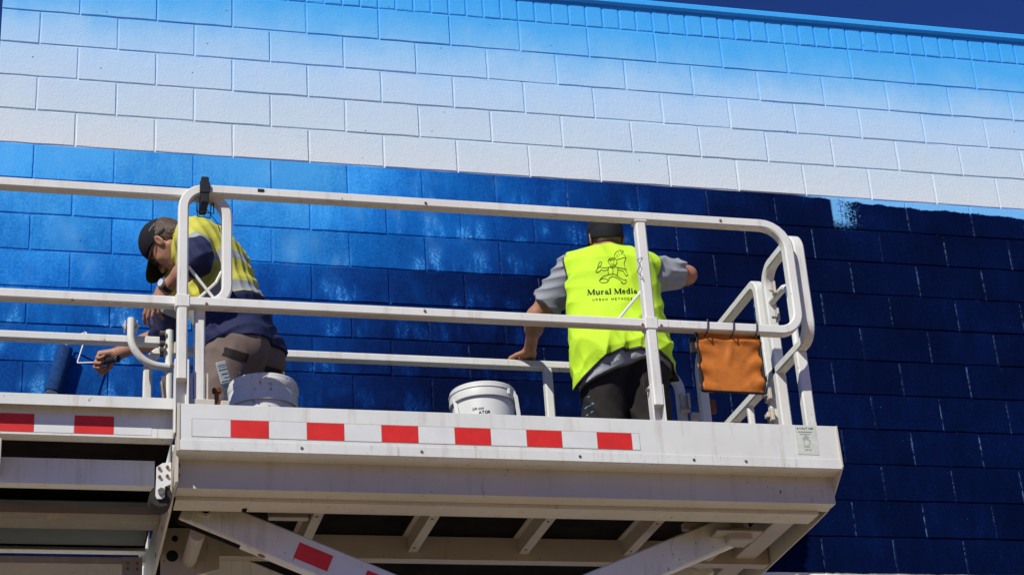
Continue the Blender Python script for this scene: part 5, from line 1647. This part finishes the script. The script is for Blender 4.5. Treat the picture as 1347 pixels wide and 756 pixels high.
b1, c1 = bucket("paint_bucket", (1.128, -1.62, DECK), 0.132, 0.388, 0.112, "scuffed white paint bucket with a brush leaning behind it, near the left post", M_pail)
m = MB()
for i in range(16):
    a = -math.pi / 2 + rng.uniform(-0.9, 0.9); zz = rng.uniform(0.24, 0.40)
    rr_ = 0.132 * (0.985 if zz < 0.30 else 1.078)
    p_ = c1 + Vector((math.cos(a) * rr_, math.sin(a) * rr_, zz)); n_ = Vector((math.cos(a), math.sin(a), 0)); x_ = n_.cross(Vector((0, 0, 1)))
    r_ = rng.uniform(0.002, 0.006)
    m.add([p_ + x_ * (math.cos(q) * r_ * rng.uniform(.7, 1.3)) + Vector((0, 0, math.sin(q) * r_ * rng.uniform(.8, 2.2))) for q in [i2 * 0.8976 for i2 in range(7)]], [tuple(range(7))])
m.build("scuff_marks", simple("old_scuffs", (0.46, 0.41, 0.35), 0.7, 0.2, var=0.4), b1)
b2, c2 = bucket("paint_bucket", (2.052, -1.55, DECK), 0.133, 0.420, 0.062, "clean white paint bucket with black lettering, between the two people", M_pail2)
m = MB()
hp = [c2 + Vector((0.118 * math.cos(a) + 0.0, -0.0 + 0.118 * math.sin(a), 0)) for a in (0,)]
m.tube([c2 + Vector((0.105, -0.088, 0.395)), c2 + Vector((0.118, -0.09, 0.372)), c2 + Vector((0.128, -0.080, 0.30)), c2 + Vector((0.120, -0.085, 0.23)), c2 + Vector((0.06, -0.135, 0.17)), c2 + Vector((-0.03, -0.146, 0.16)), c2 + Vector((-0.10, -0.105, 0.21)), c2 + Vector((-0.128, -0.06, 0.30)), c2 + Vector((-0.13, -0.04, 0.37))], 0.016, 0.006, (0, -1, 0.2), c=0.001)
m.build("handle", M_pail2, b2, 40)
m = MB()
for a in (-0.62, -0.95):
    p_ = c2 + Vector((math.cos(a) * 0.139, math.sin(a) * 0.139, 0.385)); m.box(p_ - Vector((0.008, 0.006, 0.014)), p_ + Vector((0.008, 0.006, 0.014)), 0.003)
m.build("handle_lug", M_pail2, b2)


def on_tub(r, z0, a0, s):
    def fn(u, v):
        z = z0 + v * s; rr_ = r * (0.90 + 0.07 * (z / 0.358)) + 0.0012
        a = a0 + u * s / rr_
        return c2 + Vector((math.cos(a) * rr_, math.sin(a) * rr_, z))
    return fn


m = MB()
rot = lambda st, an: [([(x * math.cos(an) - y * math.sin(an), x * math.sin(an) + y * math.cos(an)) for x, y in p_], w_) for p_, w_ in st]
ink(m, strokes_caps("DRIAN", 0.16, 0.14)[0], on_tub(0.133, 0.297, -math.pi / 2 - 0.60, 0.0135))
ink(m, strokes_caps("ATOR", 0.16, 0.16)[0], on_tub(0.133, 0.279, -math.pi / 2 - 0.40, 0.016))
m.build("bucket_lettering", M_print, b2)

# ------------------------------------------------------------------ brush leaning behind the left bucket
bru = empty("paint_brush", (1.03, -1.50, DECK))
tag(bru, "paint brush in a pale printed sleeve leaning behind the scuffed bucket", "paint brush")
p_t, p_b = V3((0.966, -1.545, 4.792)), V3((1.040, -1.475, 4.555))
ba = unit(p_b - p_t); bn = unit(V3((0.1, -0.9, 0.3)) - ba * (V3((0.1, -0.9, 0.3)) @ ba)); bs = np.cross(ba, bn)
MM = Matrix(((bs[0], bn[0], ba[0], p_t[0]), (bs[1], bn[1], ba[1], p_t[1]), (bs[2], bn[2], ba[2], p_t[2]), (0, 0, 0, 1)))
m = MB(); m.box((-0.021, -0.006, 0.0), (0.021, 0.006, 0.090), 0.002, M=MM); slv_ = m.build("sleeve", simple("printed_card", (0.50, 0.54, 0.56), 0.6, 0.3, var=0.08, scale=50), bru)
m = MB()
for zz, u0, u1, w_ in ((0.014, -.02, .02, .002), (0.022, -.02, .02, .0012), (0.032, -.02, .02, .003), (0.050, -.016, .012, .004), (0.066, -.018, .004, .003), (0.080, -.02, .02, .003)):
    m.box((u0, 0.0062, zz), (u1, 0.0066, zz + w_), M=MM); m.box((u0, -0.0066, zz), (u1, -0.0062, zz + w_), M=MM)
m.build("sleeve_print", M_print, slv_)
m = MB(); m.box((-0.019, -0.007, 0.088), (0.019, 0.007, 0.16), 0.003, M=MM); m.build("bristles", simple("grey_bristle", (0.075, 0.095, 0.12), 0.7, 0.3, var=0.4, scale=120), bru)
m = MB(); m.cyl(MM @ Vector((0, 0, 0.158)), MM @ Vector((0, 0, 0.245)), 0.012, 0.009, 14); m.cyl(MM @ Vector((0, 0, 0.245)), MM @ Vector((0, 0, 0.53)), 0.010, 0.012, 12); m.build("brush_handle", simple("varnished_wood", (0.30, 0.17, 0.08), 0.4, 0.4), bru, 40)

# ------------------------------------------------------------------ orange document pouch on the mid rail
pou = empty("document_pouch", (3.0, -1.96, 4.80))
tag(pou, "orange cloth pouch with black edging tied under the rail on the right", "pouch")
t, c = cloth_mat("orange_cloth", (0.52, 0.155, 0.020), 0.6, 600, 0.16)
P = t.pos()
c = t.mix(t.math('MULTIPLY', t.step(t.noise(P, 14, 6, 0.65), 0.48, 0.72), 0.55), c, (0.27, 0.085, 0.02))
M_or = t.fin(c, 0.55, 0.35)
x0_, x1_, z0_, z1_ = 2.868, 3.138, 4.564, 4.836
F = Field((2.80, -2.05, 4.49), (3.18, -1.86, 4.87), 0.0035)
F.box((0.5 * (x0_ + x1_), -1.957, 0.5 * (z0_ + z1_) - 0.0), ((x1_ - x0_) / 2, 0.009, (z1_ - z0_) / 2), np.eye(3), 0.006)
G = F.all()
ux = (G[0] - x0_) / (x1_ - x0_); uz = (G[2] - z0_) / (z1_ - z0_)
edge_ = np.exp(-((np.minimum(ux, 1 - ux)) / 0.16) ** 2)
puck = 0.010 * edge_ * np.sin(uz * 6.283 * 3.1 + 2.0 * np.sin(ux * 5)) + 0.007 * np.exp(-((uz - 0.84) / 0.05) ** 2) * (1 + 0.5 * np.sin(ux * 11))
puck = puck + 0.006 * np.exp(-(((ux - 0.48 - 0.25 * (uz - 0.55)) / 0.06) ** 2)) * np.exp(-((uz - 0.62) / 0.16) ** 2)
puck = puck + 0.003 * fold(G, [((1, 0, 0.5), 9, .6, 2), ((-.4, 0, 1), 11, .5, 2)])
F.f = F.f - (puck * np.where(G[1] < -1.957, 1, 0.2)).astype(np.float32)
bodyp = obj("pouch_body", surface(F, "pouch_body", M_or), pou)
m = MB()
m.tube([(x0_ - 0.002, -1.966, 4.838), (x0_ - 0.003, -1.967, 4.7), (x0_ - 0.004, -1.966, 4.566)], 0.009, 0.016, FZ, c=0.002)
m.tube([(x1_ + 0.002, -1.966, 4.836), (x1_ + 0.002, -1.967, 4.7), (x1_ + 0.001, -1.966, 4.561)], 0.009, 0.016, FZ, c=0.002)
m.tube([(x0_ - 0.004, -1.966, 4.564), (x1_ + 0.001, -1.966, 4.562)], 0.005, 0.016, FZ, c=0.001)
m.box((x0_ - 0.03, -1.96, 4.735), (x0_ - 0.002, -1.94, 4.81), 0.004)
m.build("edging", M_black, pou)
for xt in (2.905, 3.018, 3.120):
    m = MB()
    m.tube([(xt + 0.004, -2.004, 4.868), (xt, -2.006, 4.84), (xt - 0.004, -2.004, 4.814), (xt - 0.006, -1.975, 4.806), (xt - 0.004, -1.942, 4.812), (xt, -1.942, 4.868)], 0.005, 0.004, FZ, c=0.001, closed=True)
    m.build("tie", M_black, pou)
for o in bpy.data.objects:
    if o.name.split('.')[0] in ("paint_spots", "scuff_marks", "caution_print", "hand_symbol", "pocket_seam", "paint_smear", "sleeve_print", "vest_emblem", "vest_lettering", "bucket_lettering"):
        o["kind"] = "stuff"
print("objects", len(bpy.data.objects), "tris", sum(len(o.data.polygons) * 2 for o in bpy.data.objects if o.type == 'MESH'))
